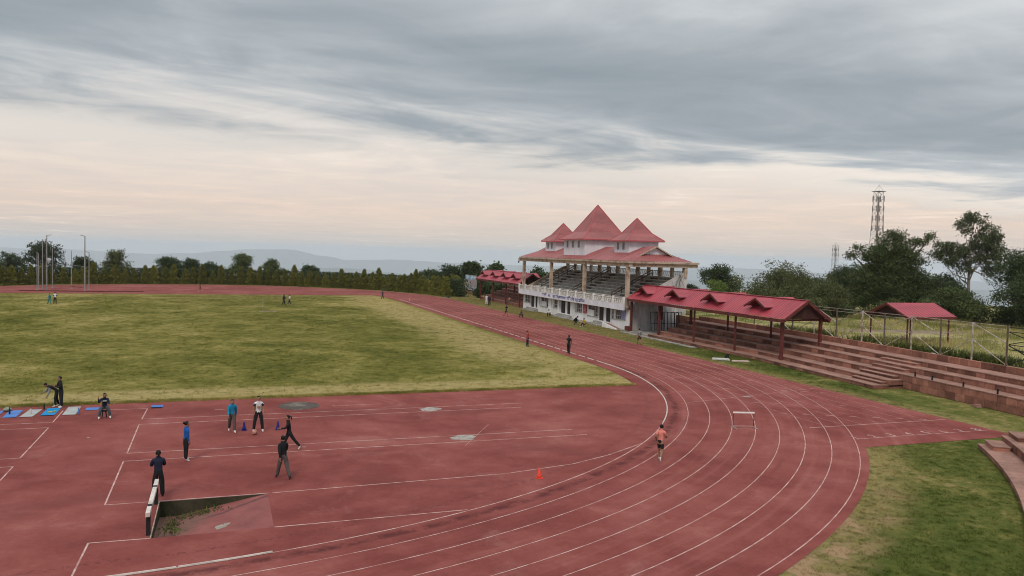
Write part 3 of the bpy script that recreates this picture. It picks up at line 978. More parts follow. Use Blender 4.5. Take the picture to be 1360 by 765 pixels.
unit = bpy.data.meshes.new('block')
bm = bmesh.new()
bmesh.ops.create_cube(bm, size=1.0)
bmesh.ops.bevel(bm, geom=list(bm.edges), offset=0.03, segments=1, affect='EDGES')
bm.to_mesh(unit)
bm.free()
unit_s, unit_t = unit.copy(), unit.copy()
unit_s.materials.append(STONE)
unit_t.materials.append(SLAB)


def block(name, me, parent, c, dims, rz=0.0, tilt=0.0):
    o = bpy.data.objects.new(name, me)
    COL.objects.link(o)
    o.parent = parent
    o.location = Vector(c) - parent.location
    o.scale = dims
    o.rotation_euler = (0, tilt, rz)
    return o


ROWS = [(51.75, 0.23), (53.05, 0.56), (54.40, 0.97), (55.60, 1.39), (56.80, 1.77), (58.40, 2.27)]
terr = thing('stone_terrace', 'long red stone terrace of spectator steps beside the home straight', 'terrace', (55, 0, 0))
rs = random.Random(11)


def run(parent, row, ua, ub, step, zlo, zhi, depth=0.30, jit=0.012):
    """one course of facing stones along a row, from ua down to ub"""
    v0 = ROWS[row][0]
    u = ua
    while u > ub + 0.05:
        L = min(step * rs.uniform(0.8, 1.25), u - ub)
        if u - L - ub < 0.3:
            L = u - ub
        uc = u - L / 2
        rz = -math.atan(DR) if uc < 0 else 0.0
        block('stone', unit_s, parent, (v0 + sh(uc) + depth / 2 + rs.uniform(-jit, jit), uc, (zlo + zhi) / 2), (depth, L - 0.012, zhi - zlo - 0.008), rz)
        u -= L


def treads(parent, row, ua, ub, step=2.6, over=0.03):
    v0, z = ROWS[row]
    v1 = ROWS[row + 1][0] if row < 5 else v0 + 0.35
    u = ua
    while u > ub + 0.05:
        L = min(step * rs.uniform(0.9, 1.1), u - ub)
        if u - L - ub < 0.5:
            L = u - ub
        uc = u - L / 2
        rz = -math.atan(DR) if uc < 0 else 0.0
        block('slab', unit_t, parent, ((v0 + v1) / 2 + sh(uc) - over / 2 + 0.02, uc, z + 0.03), (v1 - v0 + over + 0.03, L - 0.01, 0.06), rz)
        u -= L


def core(parent, r0, r1, ua, ub, inset=0.08):
    """solid body behind the facing stones"""
    poly = []
    mb = MB()
    for r in range(r0, r1 + 1):
        v0, z = ROWS[r]
        for (p, q) in (((ua, max(ub, 0.0))), ((min(ua, 0.0), ub))):
            if p - q < 0.05:
                continue
            vs = []
            for u in (p, q):
                e = 58.7 if u >= 0 else 58.7
                vs += [(v0 + inset + sh(u), u, -0.05 if r == r0 else ROWS[r - 1][1] - 0.1), (e + sh(u), u, -0.05 if r == r0 else ROWS[r - 1][1] - 0.1),
                       (e + sh(u), u, z - 0.002), (v0 + inset + sh(u), u, z - 0.002)]
            mb.add(vs, [(0, 1, 2, 3), (7, 6, 5, 4), (0, 4, 5, 1), (1, 5, 6, 2), (2, 6, 7, 3), (3, 7, 4, 0)])
    mb.build('core', STONE, parent)


UL, UM, UR = 19.5, -15.5, -31.5
core(terr, 0, 4, UL, UM + 0.02)
core(terr, 2, 4, UM - 0.02, UR)
for r in range(5):
    zlo = 0.0 if r == 0 else ROWS[r - 1][1] + 0.06
    run(terr, r, UL, 0.0, 1.45, zlo, ROWS[r][1])
    run(terr, r, 0.0, UM, 0.95, zlo, ROWS[r][1])
    treads(terr, r, UL, 0.0, 4.9)
    treads(terr, r, 0.0, UM, 3.9)
for zz in ((0.0, 0.50), (0.50, 0.97)):
    run(terr, 2, UM - 0.03, UR, 0.74, *zz)
for r in (3, 4):
    run(terr, r, UM - 0.03, UR, 0.82, ROWS[r - 1][1] + 0.06, ROWS[r][1])
for r in (2, 3, 4):
    treads(terr, r, UM - 0.03, UR, 3.9)
# parapet at the back
run(terr, 5, UL, 0.0, 2.1, 1.83, 2.30, 0.26)
run(terr, 5, 0.0, UR, 0.92, 1.83, 2.30, 0.26)
# half steps of the stair
for r, (a, b) in enumerate(((-12.1, -15.3), (-11.4, -15.05), (-11.4, -14.9), (-11.0, -14.8))):
    v0, z = ROWS[r + 1]
    zl = ROWS[r][1] + 0.06
    zm = (zl + z + 0.06) / 2
    uc = (a + b) / 2
    block('stair_block', unit_s, terr, (v0 - 0.22 + sh(uc), uc, (zl + zm - 0.05) / 2), (0.45, a - b, zm - 0.05 - zl), -math.atan(DR))
    block('stair_tread', unit_t, terr, (v0 - 0.235 + sh(uc), uc, zm - 0.022), (0.50, a - b + 0.03, 0.055), -math.atan(DR))
# iron stubs set in the front wall coping
for u in (-16.6, -18.2, -20.9, -23.6):
    MB().box(54.44 + sh(u), 54.52 + sh(u), u - 0.04, u + 0.04, 1.02, 1.35).build('iron_stub', BLACK, terr)
MB().box(58.45 + sh(-14.2), 58.62 + sh(-14.2), -14.36, -14.04, 1.84, 2.345).build('patched_stone', mat('pale_patch', (0.48, 0.42, 0.33), 0.9, 0.3, 3.0), terr)
b_ = MB()
b_.prism([(-22.75, 0.0), (-22.25, 0.02), (-22.3, 0.16), (-22.7, 0.2)], 'x', 51.75, 52.1)
o = b_.build('fallen_stone', SLAB)
tag(o, 'loose pink stone lying in the grass below the terrace wall', 'stone')

# curved terrace round the bend, at the camera's side
nt = thing('curved_terrace', 'curved stone terrace steps in the corner beside the bend', 'terrace', (42, -34, 0))
A0 = 126.6
for k in range(6):
    r0, r1, z0, z1 = 52.05 + 1.15 * k, 52.05 + 1.15 * (k + 1), (0 if k == 0 else 0.24 + 0.42 * (k - 1)), 0.24 + 0.42 * k
    st = A0 + 0.0 - 0.55 * k
    mb = MB()
    pa, pb = arc(0, 0, r0 + 0.05, st, 168, 40), arc(0, 0, 59.2, st, 168, 40)
    n = len(pa)
    vs = [(p[0], p[1], z) for z in (z0 - 0.05, z1 - 0.06) for p in pa + pb[::-1]]
    q = 2 * n
    mb.add(vs, [tuple(range(q))[::-1], tuple(range(q, 2 * q))] + [(i, (i + 1) % q, q + (i + 1) % q, q + i) for i in range(q)])
    mb.build('core', STONE, nt)
    step = 0.85 / r0 * 180 / math.pi
    a = st
    while a < 142:
        am = R(a + step / 2)
        block('stone', unit_s, nt, ((r0 + 0.1) * math.sin(am), (r0 + 0.1) * math.cos(am), (z0 + z1 - 0.06) / 2), (0.2, 0.84, z1 - z0 - 0.066), -am + math.pi / 2)
        a += step
    a = st
    ts = 1.9 / r0 * 180 / math.pi
    while a < 142:
        sl = MB()
        p_, p2_ = arc(0, 0, r0 - 0.03, a + 0.006, a + ts - 0.006, 4), arc(0, 0, r1 + 0.02, a + 0.006, a + ts - 0.006, 4)
        lp = p_ + p2_[::-1]
        nn = len(lp)
        sl.add([(p[0], p[1], z) for z in (z1 - 0.055, z1) for p in lp], [tuple(range(nn))[::-1], tuple(range(nn, 2 * nn))] + [(i, (i + 1) % nn, nn + (i + 1) % nn, nn + i) for i in range(nn)])
        sl.build('slab', SLAB, nt)
        a += ts
for k, (rr_, aa, z) in enumerate(((52.62, A0 + 1.15, 0.24), (53.78, A0 + 0.55, 0.66))):
    am = R(aa)
    c_ = (rr_ * math.sin(am), rr_ * math.cos(am))
    block('stair_block', unit_s, nt, (c_[0] + 0.28, c_[1] + 0.2, z + 0.08), (0.75, 1.5, 0.17), -am + math.pi / 2)
    block('stair_tread', unit_t, nt, (c_[0] + 0.28, c_[1] + 0.2, z + 0.19), (0.80, 1.55, 0.05), -am + math.pi / 2)

# ------------------------------------------------------------------ grandstand
V0, V1, G0, G1 = 52.4, 60.5, 25.6, 61.8            # front and back, near and far end
GC = 43.7
gs = thing('grandstand', 'three-spired red-roofed grandstand with white ground floor and open tiers', 'grandstand', (56.5, GC, 0))

# ground floor: front wall as piers, sills and lintels round real openings
FW0, FW1 = 52.7, 52.95
wall = MB()
opens = [(55.51, 58.9, 0.42, 2.35, 'door'), (59.0, 61.5, 1.19, 2.35, 'window'), (51.2, 54.4, 1.0, 2.35, 'window'), (47.54, 49.35, 1.14, 2.35, 'window'), (42.9, 46.86, 0.42, 2.4, 'door'),
         (39.41, 41.28, 1.17, 2.4, 'window'), (34.45, 37.5, 0.95, 2.4, 'window'), (30.81, 34.3, 0.46, 2.4, 'door'), (29.75, 30.6, 1.16, 2.4, 'window'), (27.9, 29.55, 1.16, 2.4, 'window'), (26.75, 27.8, 1.28, 2.45, 'window')]
ed = G0 + 0.25
for (a, b, z0, z1, k) in sorted(opens):
    if a > ed:
        wall.box(FW0, FW1, ed, a, 0, 2.5)
    wall.box(FW0, FW1, a, b, 0, z0)
    wall.box(FW0, FW1, a, b, z1, 2.5)
    ed = b
wall.box(FW0, FW1, ed, G1 + 0.25, 0, 2.5)
wall.box(52.55, 52.698, 54.8, 55.5, 0, 2.5)
wall.box(52.55, 52.698, 46.9, 47.5, 0, 2.5)
wall.box(52.5, 52.698, 41.35, 42.85, 0, 2.5)
wall.box(52.55, 52.698, 50.0, 51.1, 0, 2.5)
wall.build('front_wall', WALLW, gs)
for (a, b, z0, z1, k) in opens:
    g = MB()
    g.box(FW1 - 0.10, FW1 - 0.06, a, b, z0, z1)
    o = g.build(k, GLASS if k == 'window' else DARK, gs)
    fr = MB()
    fr.box(FW1 - 0.14, FW1 - 0.101, a, a + 0.07, z0, z1)
    fr.box(FW1 - 0.14, FW1 - 0.101, b - 0.07, b, z0, z1)
    fr.box(FW1 - 0.14, FW1 - 0.101, a + 0.07, b - 0.07, z1 - 0.07, z1)
    if k == 'door':
        mid = a + (b - a) * 0.52
        fr.box(FW1 - 0.15, FW1 - 0.101, mid - 0.38, mid + 0.28, z0, z1 - 0.07)
        fr.box(FW1 - 0.14, FW1 - 0.102, a + 0.07, b - 0.07, z0, z0 + 0.09)
    else:
        for t in ((0.33, 0.66) if b - a > 1.5 else (0.5,)):
            fr.box(FW1 - 0.14, FW1 - 0.101, a + (b - a) * t - 0.025, a + (b - a) * t + 0.025, z0, z1 - 0.07)
        sl = MB().box(FW0 - 0.10, FW0 - 0.001, a - 0.1, b + 0.1, z0 - 0.07, z0).build('sill', CONCS, o)
        fr.box(FW1 - 0.14, FW1 - 0.102, a + 0.07, b - 0.07, z0 + 0.42, z0 + 0.46)
    fr.build('frame', WALLW, o)
MB().box(52.66, 52.80, 52.1, 54.1, 1.0, 1.75).build('parapet_panel', WALLW, gs)
MB().box(52.66, 52.80, 35.6, 37.45, 0.95, 1.75).build('parapet_panel', WALLW, gs)
# interior back, ends, plinth
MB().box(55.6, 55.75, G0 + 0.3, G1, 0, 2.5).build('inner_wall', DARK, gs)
MB().box(FW1, V1, G0, G0 + 0.24, 0, 3.0).box(FW1 + 0.01, V1, G0 + 0.01, G0 + 0.235, 3.0, 3.2).build('side_wall', WALLST, gs)
MB().box(FW1, V1, G1 + 0.01, G1 + 0.25, 0, 3.2).build('side_wall', WALLST, gs)
MB().box(V1 - 0.25, V1, G0 + 0.25, G1, 0, 6.55).build('back_wall', WALLST, gs)
for (a, b) in ((55.2, 59.8), (42.2, 47.2), (31.2, 35.0)):
    sp = MB()
    for i in range(3):
        sp.box(52.698 - 0.38 * (3 - i), 52.698 - 0.38 * (2 - i), a + 0.12 * (2 - i), b - 0.12 * (2 - i), -0.02, 0.14 * (i + 1))
    sp.build('entrance_steps', CONCS, gs)
rm = MB()
rm.prism([(27.2, 0.0), (30.9, 0.0), (30.9, 0.46)], 'x', 51.75, 52.55)
rm.build('ramp', mat('ramp_brick', (0.27, 0.15, 0.12), 0.9, 0.3, 2.0), gs)
MB().prism([(27.0, 0.0), (30.9, 0.0), (30.9, 0.62), (27.0, 0.10)], 'x', 51.58, 51.74).build('ramp_wall', WALLW, gs)
MB().box(51.9, 52.69, 25.7, 31.1, -0.02, 0.05).box(51.5, 52.69, 36, 42, -0.02, 0.07).build('plinth', CONCG, gs)
MB().box(52.62, 52.698, 26.78, 27.75, 1.3, 2.42).build('notice_board', mat('blue_poster', (0.26, 0.25, 0.46), 0.6, 0.35, 2.0), gs)
bn = MB()
bn.poly([(52.60, 37.75, 1.15), (52.58, 38.85, 1.12), (52.60, 38.85, 2.5), (52.60, 37.75, 2.5)])
bn.poly([(52.62, 37.75, 1.15), (52.60, 38.85, 1.12), (52.62, 38.85, 2.5), (52.62, 37.75, 2.5)])
o = bn.build('hanging_banner', mat('red_banner', (0.50, 0.075, 0.09), 0.7, 0.25, 2.0), gs)
tk = MB()
rr_ = random.Random(4)
for z in (1.95, 1.72, 1.62, 1.42):
    y_ = 37.95
    while y_ < 38.6:
        w_ = rr_.uniform(0.06, 0.16)
        tk.box(52.585, 52.592, y_, min(y_ + w_, 38.65), z, z + 0.07)
        y_ += w_ + 0.05
tk.build('banner_print', mat('banner_print', (0.62, 0.42, 0.40), 0.7, 0.2, 3.0), o)

# balcony: slab, white fascia band with its lettering, posts and pierced panels
band = MB().box(51.9, 52.08, 25.9, 62.3, 2.46, 3.18)
bo = band.build('fascia_band', mat('fascia_white', (0.66, 0.64, 0.70), 0.75, 0.12, 0.8), gs)
MB().box(52.081, FW1 + 0.6, 25.9, 62.3, 2.5, 2.72).build('balcony_slab', CONCG, gs)
BLUE = mat('blue_lettering', (0.075, 0.070, 0.23), 0.7, 0.2, 3.0)


def lettering(body, size, y_left, y_right, z, x):
    cu = bpy.data.curves.new('lettering', 'FONT')
    cu.body = body
    cu.size = size
    cu.offset = 0.018
    tmp = bpy.data.objects.new('lettering', cu)
    COL.objects.link(tmp)
    bpy.context.view_layer.update()
    me = bpy.data.meshes.new_from_object(tmp.evaluated_get(bpy.context.evaluated_depsgraph_get()))
    bpy.data.objects.remove(tmp)
    co = np.empty(len(me.vertices) * 3)
    me.vertices.foreach_get('co', co)
    co = co.reshape(-1, 3)
    w = co[:, 0].max() - co[:, 0].min()
    new = np.column_stack([np.full(len(co), x), y_left + (co[:, 0] - co[:, 0].min()) / w * (y_right - y_left), z + co[:, 1]])
    me.vertices.foreach_set('co', new.ravel())
    me.materials.clear()
    me.materials.append(BLUE)
    me.update()
    o = bpy.data.objects.new('lettering', me)
    COL.objects.link(o)
    o.parent = bo
    o.location = -gs.location
    return o


lettering('\u0936\u0939\u0940', 0.62, 52.2, 50.1, 2.66, 51.893)
lettering('\u0915\u093e', 0.52, 49.7, 48.8, 2.68, 51.893)
lettering('\u092a\u094d\u0930\u0936\u093f\u0915\u094d\u0937\u0923\u0932\u092f', 0.54, 48.0, 43.2, 2.68, 51.893)
lettering('\u0938\u093f\u0902\u0925\u0947\u091f\u093f\u0915', 0.58, 42.9, 40.2, 2.66, 51.893)
lettering('\u0938\u094d\u091f\u0947\u0921\u093f\u092f\u092e', 0.56, 40.0, 36.9, 2.66, 51.893)

PAN = mat('pierced_panel', (0.64, 0.61, 0.58), 0.85, 0.3, 1.6)
ys = np.linspace(26.0, 62.2, 14)
for i, yv in enumerate(ys):
    MB().box(51.86, 52.10, yv - 0.11, yv + 0.11, 3.181, 4.10).build('balcony_post', WALLW, gs)
pan = MB()
L = ys[1] - ys[0] - 0.2
pan.box(-0.05, 0.05, 0, L, 0.02, 0.10)
pan.box(-0.06, 0.06, 0, L, 0.66, 0.76)
nc = 5
for j in range(nc):
    cy, cz, ro = (j + 0.5) * L / nc, 0.38, 0.17
    for k in range(10):
        a0, a1 = 2 * math.pi * k / 10, 2 * math.pi * (k + 1) / 10
        pan.bar((0, cy + ro * math.cos(a0), cz + 0.24 * math.sin(a0)), (0, cy + ro * math.cos(a1), cz + 0.24 * math.sin(a1)), 0.05, 0.045, 0, (1, 0, 0))
    pan.bar((0, cy - L / nc / 2, 0.11), (0, cy - L / nc / 2 + 0.02, 0.65), 0.05, 0.05, 0, (1, 0, 0))
p0 = pan.build('balcony_panel', PAN, None)
for i in range(13):
    o = p0 if i == 0 else link_copy(p0)
    o.parent = gs
    o.location = Vector((52.0, ys[i] + 0.1, 3.19)) - gs.location

# seating tiers
NT_ = 9
tv0, tz0 = 53.55, 3.05
tdv, tdz = (V1 - 0.3 - tv0) / NT_, (6.5 - tz0) / NT_
aisles = [31.6, 43.7, 55.8]
for k in range(NT_):
    mb = MB()
    z1 = tz0 + tdz * (k + 1)
    mb.box(tv0 + tdv * k, V1 - 0.26, G0 + 0.26, G1 - 0.02, z1 - tdz - 0.02 + 0.001 * k, z1 - 0.04)
    mb.box(tv0 + tdv * k - 0.04, tv0 + tdv * (k + 1) - 0.001, G0 + 0.26, G1 - 0.02, z1 - 0.04, z1 + 0.02, 1)
    mb.build('seating_step', [CONCS, mat('tier_concrete', (0.74, 0.70, 0.64), 0.9, 0.35, 0.5, second=(0.52, 0.48, 0.43))], gs)
for ya in aisles:
    st = MB()
    for k in range(NT_ * 2):
        st.box(tv0 + tdv * k / 2 - 0.28, tv0 + tdv * k / 2, ya - 0.7, ya + 0.7, tz0 - 0.02 + 0.0007 * k, tz0 + tdz * (k + 1) / 2 + 0.035)
    st.build('aisle_stair', mat('aisle_grime', (0.13, 0.095, 0.08), 0.95, 0.4, 1.2), gs)
    ra = MB()
    for k in range(0, NT_, 2):
        v_ = tv0 + tdv * k
        ra.bar((v_, ya + 0.75, tz0 + tdz * (k + 1)), (v_, ya + 0.75, tz0 + tdz * (k + 1) + 0.85), 0.09, 0.09)
    for dz in (0.85, 0.5):
        ra.bar((tv0, ya + 0.75, tz0 + tdz + dz), (tv0 + tdv * 8, ya + 0.75, tz0 + tdz * 9 + dz), 0.09, 0.09)
    ra.build('handrail', mat('rusty_rail', (0.13, 0.075, 0.05), 0.8, 0.3, 2.0), gs)
MB().box(FW1, tv0 - 0.001, G0 + 0.26, G1 - 0.02, 2.721, 3.04).build('balcony_floor', CONCG, gs)
for (a, b) in ((G0 + 0.001, G0 + 0.239), (G1 + 0.005, G1 + 0.245)):
    MB().prism([(53.3, 3.201), (V1 - 0.01, 3.201), (V1 - 0.01, 7.15), (V1 - 0.7, 7.1), (53.3, 3.75)], 'y', a, b).build('raking_wall', WALLST if a < 40 else CONC, gs)
vine = MB()
vr = random.Random(8)
for s in range(5):
    p = Vector((59.6 + vr.uniform(-0.4, 0.4), G0 - 0.03, 6.9))
    pts = [p.copy()]
    for k in range(9):
        p = p + Vector((vr.uniform(-0.22, 0.22), 0, -vr.uniform(0.12, 0.26)))
        pts.append(p.copy())
    vine.tube(pts, 0.018, 4)
vine.build('dead_vine', mat('dead_vine', (0.10, 0.085, 0.07), 0.95, 0.3, 3.0), gs)

# columns, beams, pierced back windows
for yv in (26.0, 38.3, 49.95, 61.4):
    MB().box(52.22, 52.62, yv - 0.22, yv + 0.22, 2.73, 7.78).build('column', CONC, gs)
for yv in np.linspace(G0 + 0.2, G1 - 0.2, 13):
    w_ = 0.30 if int(round((yv - G0) / 3)) % 2 == 0 else 0.18
    MB().box(V1 - 0.40, V1 - 0.02, yv - w_, yv + w_, 6.5, 7.78).build('column', CONC, gs)
for ya, yb in zip(np.linspace(G0 + 0.2, G1 - 0.2, 13)[:-1], np.linspace(G0 + 0.2, G1 - 0.2, 13)[1:]):
    gr = MB()
    y_ = ya + 0.32
    while y_ < yb - 0.45:
        for k in range(8):
            a0, a1 = 2 * math.pi * k / 8, 2 * math.pi * (k + 1) / 8
            gr.bar((V1 - 0.2, y_ + 0.22 + 0.2 * math.cos(a0), 6.93 + 0.3 * math.sin(a0)), (V1 - 0.2, y_ + 0.22 + 0.2 * math.cos(a1), 6.93 + 0.3 * math.sin(a1)), 0.045, 0.045, 0, (1, 0, 0))
        gr.bar((V1 - 0.2, y_, 6.6), (V1 - 0.2, y_ + 0.44, 7.26), 0.04, 0.04, 0, (1, 0, 0))
        y_ += 0.46
    gr.box(V1 - 0.24, V1 - 0.16, ya + 0.3, yb - 0.3, 7.24, 7.32)
    gr.build('pierced_window', PAN, gs)
bm_ = MB()
bm_.box(52.18, 52.66, G0 - 0.3, 63.6, 7.781, 8.22)
bm_.build('front_beam', CONC, gs)
MB().box(51.95, 52.85, G0 - 0.45, 62.6, 8.221, 8.46).build('front_gutter', CONC, gs)
MB().box(52.661, 61.9, G0 - 0.15, G0 + 0.30, 7.782, 8.22).box(52.86, 61.95, G0 - 0.42, G0 + 0.42, 8.222, 8.462).build('side_beam', CONC, gs)
MB().box(52.661, 61.5, G1 - 0.30, G1 + 0.15, 7.782, 8.22).build('side_beam', CONC, gs)
MB().box(V1 - 0.40, V1 - 0.01, G0 + 0.31, G1 - 0.31, 7.783, 8.22).build('back_beam', CONC, gs)
MB().box(52.9, V1, G0 + 0.45, G1 - 0.32, 8.225, 8.42).build('soffit', CONC, gs)

# main roof: hipped, with a gablet at each end
E0, E1, EZ = 51.95, 61.05, 8.47                   # eaves front/back
RZ, RV = 10.25, 56.5
slope = Vector((RV - E0, 0, RZ - EZ))
ea, eb = G0 - 0.35, G1 + 0.35
Lr = eb - ea
hip = 3.2
rt = MB()
rt.sheet((E0, ea, EZ), (E0, eb, EZ), slope, hip / Lr, 1 - hip / Lr)
rt.sheet((E1, ea, EZ), (E1, eb, EZ), (RV - E1, 0, RZ - EZ), hip / Lr, 1 - hip / Lr)
rt.build('roof', ROOFM, gs)
for (ye, sgn) in ((ea, 1), (eb, -1)):
    hp = MB()
    hp.sheet((E0, ye, EZ), (E1, ye, EZ), (0, sgn * hip, RZ - EZ), 0.5, 0.5)
    hp.build('hip_slope', ROOFM, gs)
    yg = ye + sgn * 1.55
    zb_ = EZ + (RZ - EZ) * 1.55 / hip
    hw = 1.95
    gb = MB()
    gb.prism([(RV - hw, zb_ - 0.02), (RV + hw, zb_ - 0.02), (RV, zb_ + hw * 0.47)], 'y', yg, yg + sgn * 0.12)
    g = gb.build('gablet', TOWERW, gs)
    ro = MB()
    zt = zb_ + hw * 0.47
    for s2 in (-1, 1):
        ro.sheet((RV + s2 * (hw + 0.4), yg - sgn * 0.45, zb_ - 0.14), (RV + s2 * (hw + 0.4), yg + sgn * 1.7, zb_ - 0.14), (-s2 * (hw + 0.4), 0, zt - zb_ + 0.24))
    ro.build('gablet_roof', ROOFM, g)
    tr = MB()
    for s2 in (-1, 1):
        tr.bar((RV + s2 * (hw + 0.42), yg - sgn * 0.46, zb_ - 0.2), (RV, yg - sgn * 0.46, zt + 0.06), 0.06, 0.14)
    tr.build('bargeboard', CONC, g)


def spire(cx, cy, hx, hy, zb, zt, eave, ez, kz, kh, apex, wins):
    tw = thing_part = MB().box(cx - hx, cx + hx, cy - hy, cy + hy, zb, zt).build('roof_tower', TOWERW, gs)
    for k, yy in enumerate(wins):
        w_ = MB().box(cx - hx - 0.035, cx - hx - 0.001, yy - 0.27, yy + 0.27, zt - 1.1, zt - 0.18).build('tower_window', GREYGL, tw)
        MB().box(cx - hx - 0.055, cx - hx - 0.036, yy - 0.03, yy + 0.03, zt - 1.1, zt - 0.18).box(cx - hx - 0.06, cx - hx - 0.036, yy - 0.33, yy - 0.27, zt - 1.14, zt - 0.14).box(cx - hx - 0.06, cx - hx - 0.036, yy + 0.27, yy + 0.33, zt - 1.14, zt - 0.14)
    rf = MB()
    cn = [(-1, -1), (-1, 1), (1, 1), (1, -1)]
    for i in range(4):
        a, b = cn[i], cn[(i + 1) % 4]
        m_ = ((a[0] + b[0]) / 2, (a[1] + b[1]) / 2)
        t0 = (1 - kh / eave) / 2
        rf.sheet((cx + a[0] * eave, cy + a[1] * eave, ez), (cx + b[0] * eave, cy + b[1] * eave, ez), (-m_[0] * (eave - kh), -m_[1] * (eave - kh), kz - ez), t0, 1 - t0, 0.24, 0.02)
        rf.sheet((cx + a[0] * kh, cy + a[1] * kh, kz), (cx + b[0] * kh, cy + b[1] * kh, kz), (-m_[0] * kh, -m_[1] * kh, apex - kz), 0.5, 0.5, 0.24, 0.02)
    r_ = rf.build('spire_roof', ROOFM, tw)
    hp = MB()
    for a in cn:
        hp.tube([(cx + a[0] * eave, cy + a[1] * eave, ez + 0.02), (cx + a[0] * kh, cy + a[1] * kh, kz + 0.03), (cx, cy, apex + 0.03)], [0.055, 0.055, 0.05], 5)
    for i in range(4):
        a, b = cn[i], cn[(i + 1) % 4]
        hp.bar((cx + a[0] * eave, cy + a[1] * eave, ez - 0.06), (cx + b[0] * eave, cy + b[1] * eave, ez - 0.06), 0.06, 0.13)
    hp.build('hip_cap', mat('roof_cap', (0.44, 0.09, 0.105), 0.5, 0.15, 1.0), tw)
    MB().box(cx - eave + 0.05, cx + eave - 0.05, cy - eave + 0.05, cy + eave - 0.05, ez - 0.10, ez - 0.03).build('eave_soffit', mat('soffit_white', (0.50, 0.46, 0.46), 0.8, 0.2, 1.0), tw)


spire(56.75, GC, 3.55, 3.62, 8.6, 11.18, 4.2, 11.28, 12.35, 2.55, 16.25, (GC + 2.3, GC + 0.45, GC - 1.55))
spire(56.6, 31.75, 2.08, 2.06, 9.1, 10.98, 2.65, 11.06, 12.0, 1.45, 13.98, (32.8, 31.3))
spire(56.6, 55.5, 2.08, 2.06, 9.1, 10.98, 2.65, 11.06, 12.0, 1.45, 13.92, (56.5, 55.0))
sp_ = MB().lathe([(0.05, 0), (0.12, 0.05), (0.14, 0.25), (0.06, 0.3)], 10, (52.0, 62.9, 7.45)).build('loudspeaker', BLACK, gs)

# ------------------------------------------------------------------ roofed stands either side


def shed(label, u0, u1, cols, dorm, closed_left):
    E, Rv, B, ez, rz = 52.1, 54.6, 57.1, 3.95, 5.6
    t = thing('roofed_stand', label, 'roofed stand', (54.6, (u0 + u1) / 2, 0), 'red-roofed stands flanking the grandstand')
    rf = MB()
    rf.sheet((E, u0, ez), (E, u1, ez), (Rv - E, 0, rz - ez))
    rf.sheet((B, u0, ez), (B, u1, ez), (Rv - B, 0, rz - ez))
    ro = rf.build('roof', ROOFS, t)
    rc = MB()
    rc.bar((Rv, u0, rz + 0.03), (Rv, u1, rz + 0.03), 0.30, 0.04)
    rc.build('ridge_cap', ROOFS, ro)
    fa = MB()
    for v in (E, B):
        fa.box(v - 0.04, v + 0.02, u0, u1, ez - 0.30, ez - 0.015)
    fa.build('fascia', TRIM, t)
    for ue, s in ((u0, 1), (u1, -1)):
        gb = MB()
        for v in (E, B):
            gb.bar((v, ue - s * 0.03, ez - 0.12), (Rv, ue - s * 0.03, rz - 0.10), 0.06, 0.26)
        gb.build('bargeboard', TRIM, t)
        MB().prism([(E + 0.35, ez + 0.02), (B - 0.35, ez + 0.02), (Rv, rz - 0.2)], 'y', ue + s * 0.35, ue + s * 0.42).build('gable_boards', TRIMD, t)
    for u in cols:
        w_ = 0.075 if 0 < u < 18 else 0.12
        MB().box(52.5 - w_, 52.5 + w_, u - w_, u + w_, 0.10, ez - 0.05).build('post', TRIM, t)
        MB().box(56.65 - w_, 56.65 + w_, u - w_, u + w_, 1.4, ez + 0.05).build('post', TRIM, t)
        MB().bar((52.63, u, ez - 0.12), (56.5, u, ez - 0.12), 0.12, 0.16).build('tie_beam', TRIM, t)
        rb = MB()
        rb.bar((52.5, u, ez - 0.02), (54.55, u, rz - 0.2), 0.09, 0.14)
        rb.bar((56.7, u, ez - 0.02), (54.65, u, rz - 0.2), 0.09, 0.14)
        rb.build('rafter', TRIMD, t)
    for ud in dorm:
        for s in (-1, 1):
            d = MB()
            vf = Rv + s * 2.12
            zr = 5.53 if s < 0 else 5.66
            hwd = 1.5
            zl = zr - 0.74
            vr = Rv + s * max(0.0, rz - zr) * 1.5
            vl = Rv + s * (rz - zl) * 1.515
            dr = MB()
            for q in (-1, 1):
                dr.add([(vf, ud, zr), (vf + s * 0.12, ud + q * hwd, zl), (vl, ud + q * hwd, zl), (vr, ud, zr)], [(0, 1, 2, 3)])
                dr.add([(vf, ud, zr - 0.05), (vf + s * 0.12, ud + q * hwd, zl - 0.05), (vl, ud + q * hwd, zl - 0.05), (vr, ud, zr - 0.05)], [(0, 1, 2, 3)])
            dd = dr.build('dormer', ROOFS, t)
            bb = MB()
            for q in (-1, 1):
                bb.bar((vf + s * 0.1, ud + q * (hwd + 0.05), zl - 0.10), (vf - s * 0.0 + s * 0.02, ud, zr - 0.05), 0.05, 0.17)
            bb.build('bargeboard', TRIM, dd)
            MB().prism([(ud - hwd + 0.3, zl - 0.12), (ud + hwd - 0.3, zl - 0.12), (ud, zr - 0.16)], 'x', vf - s * 0.85, vf - s * 0.91).build('dormer_shade', TRIMD, dd)  # dark sheet stands in for the shade inside the open dormer front
    return t


near_shed = shed('long red-roofed stand with four dormers nearest the curved chute', -3.3, 25.45, (-2.6, 4.2, 11.3, 18.4, 24.9), (1.3, 8.6, 15.7, 22.6), True)
far_shed = shed('red-roofed stand on the far side of the grandstand beside the picture board', 62.9, 86.4, (63.4, 70.2, 77.2, 84.6), (66.5, 71.6, 77.4, 83.6), True)
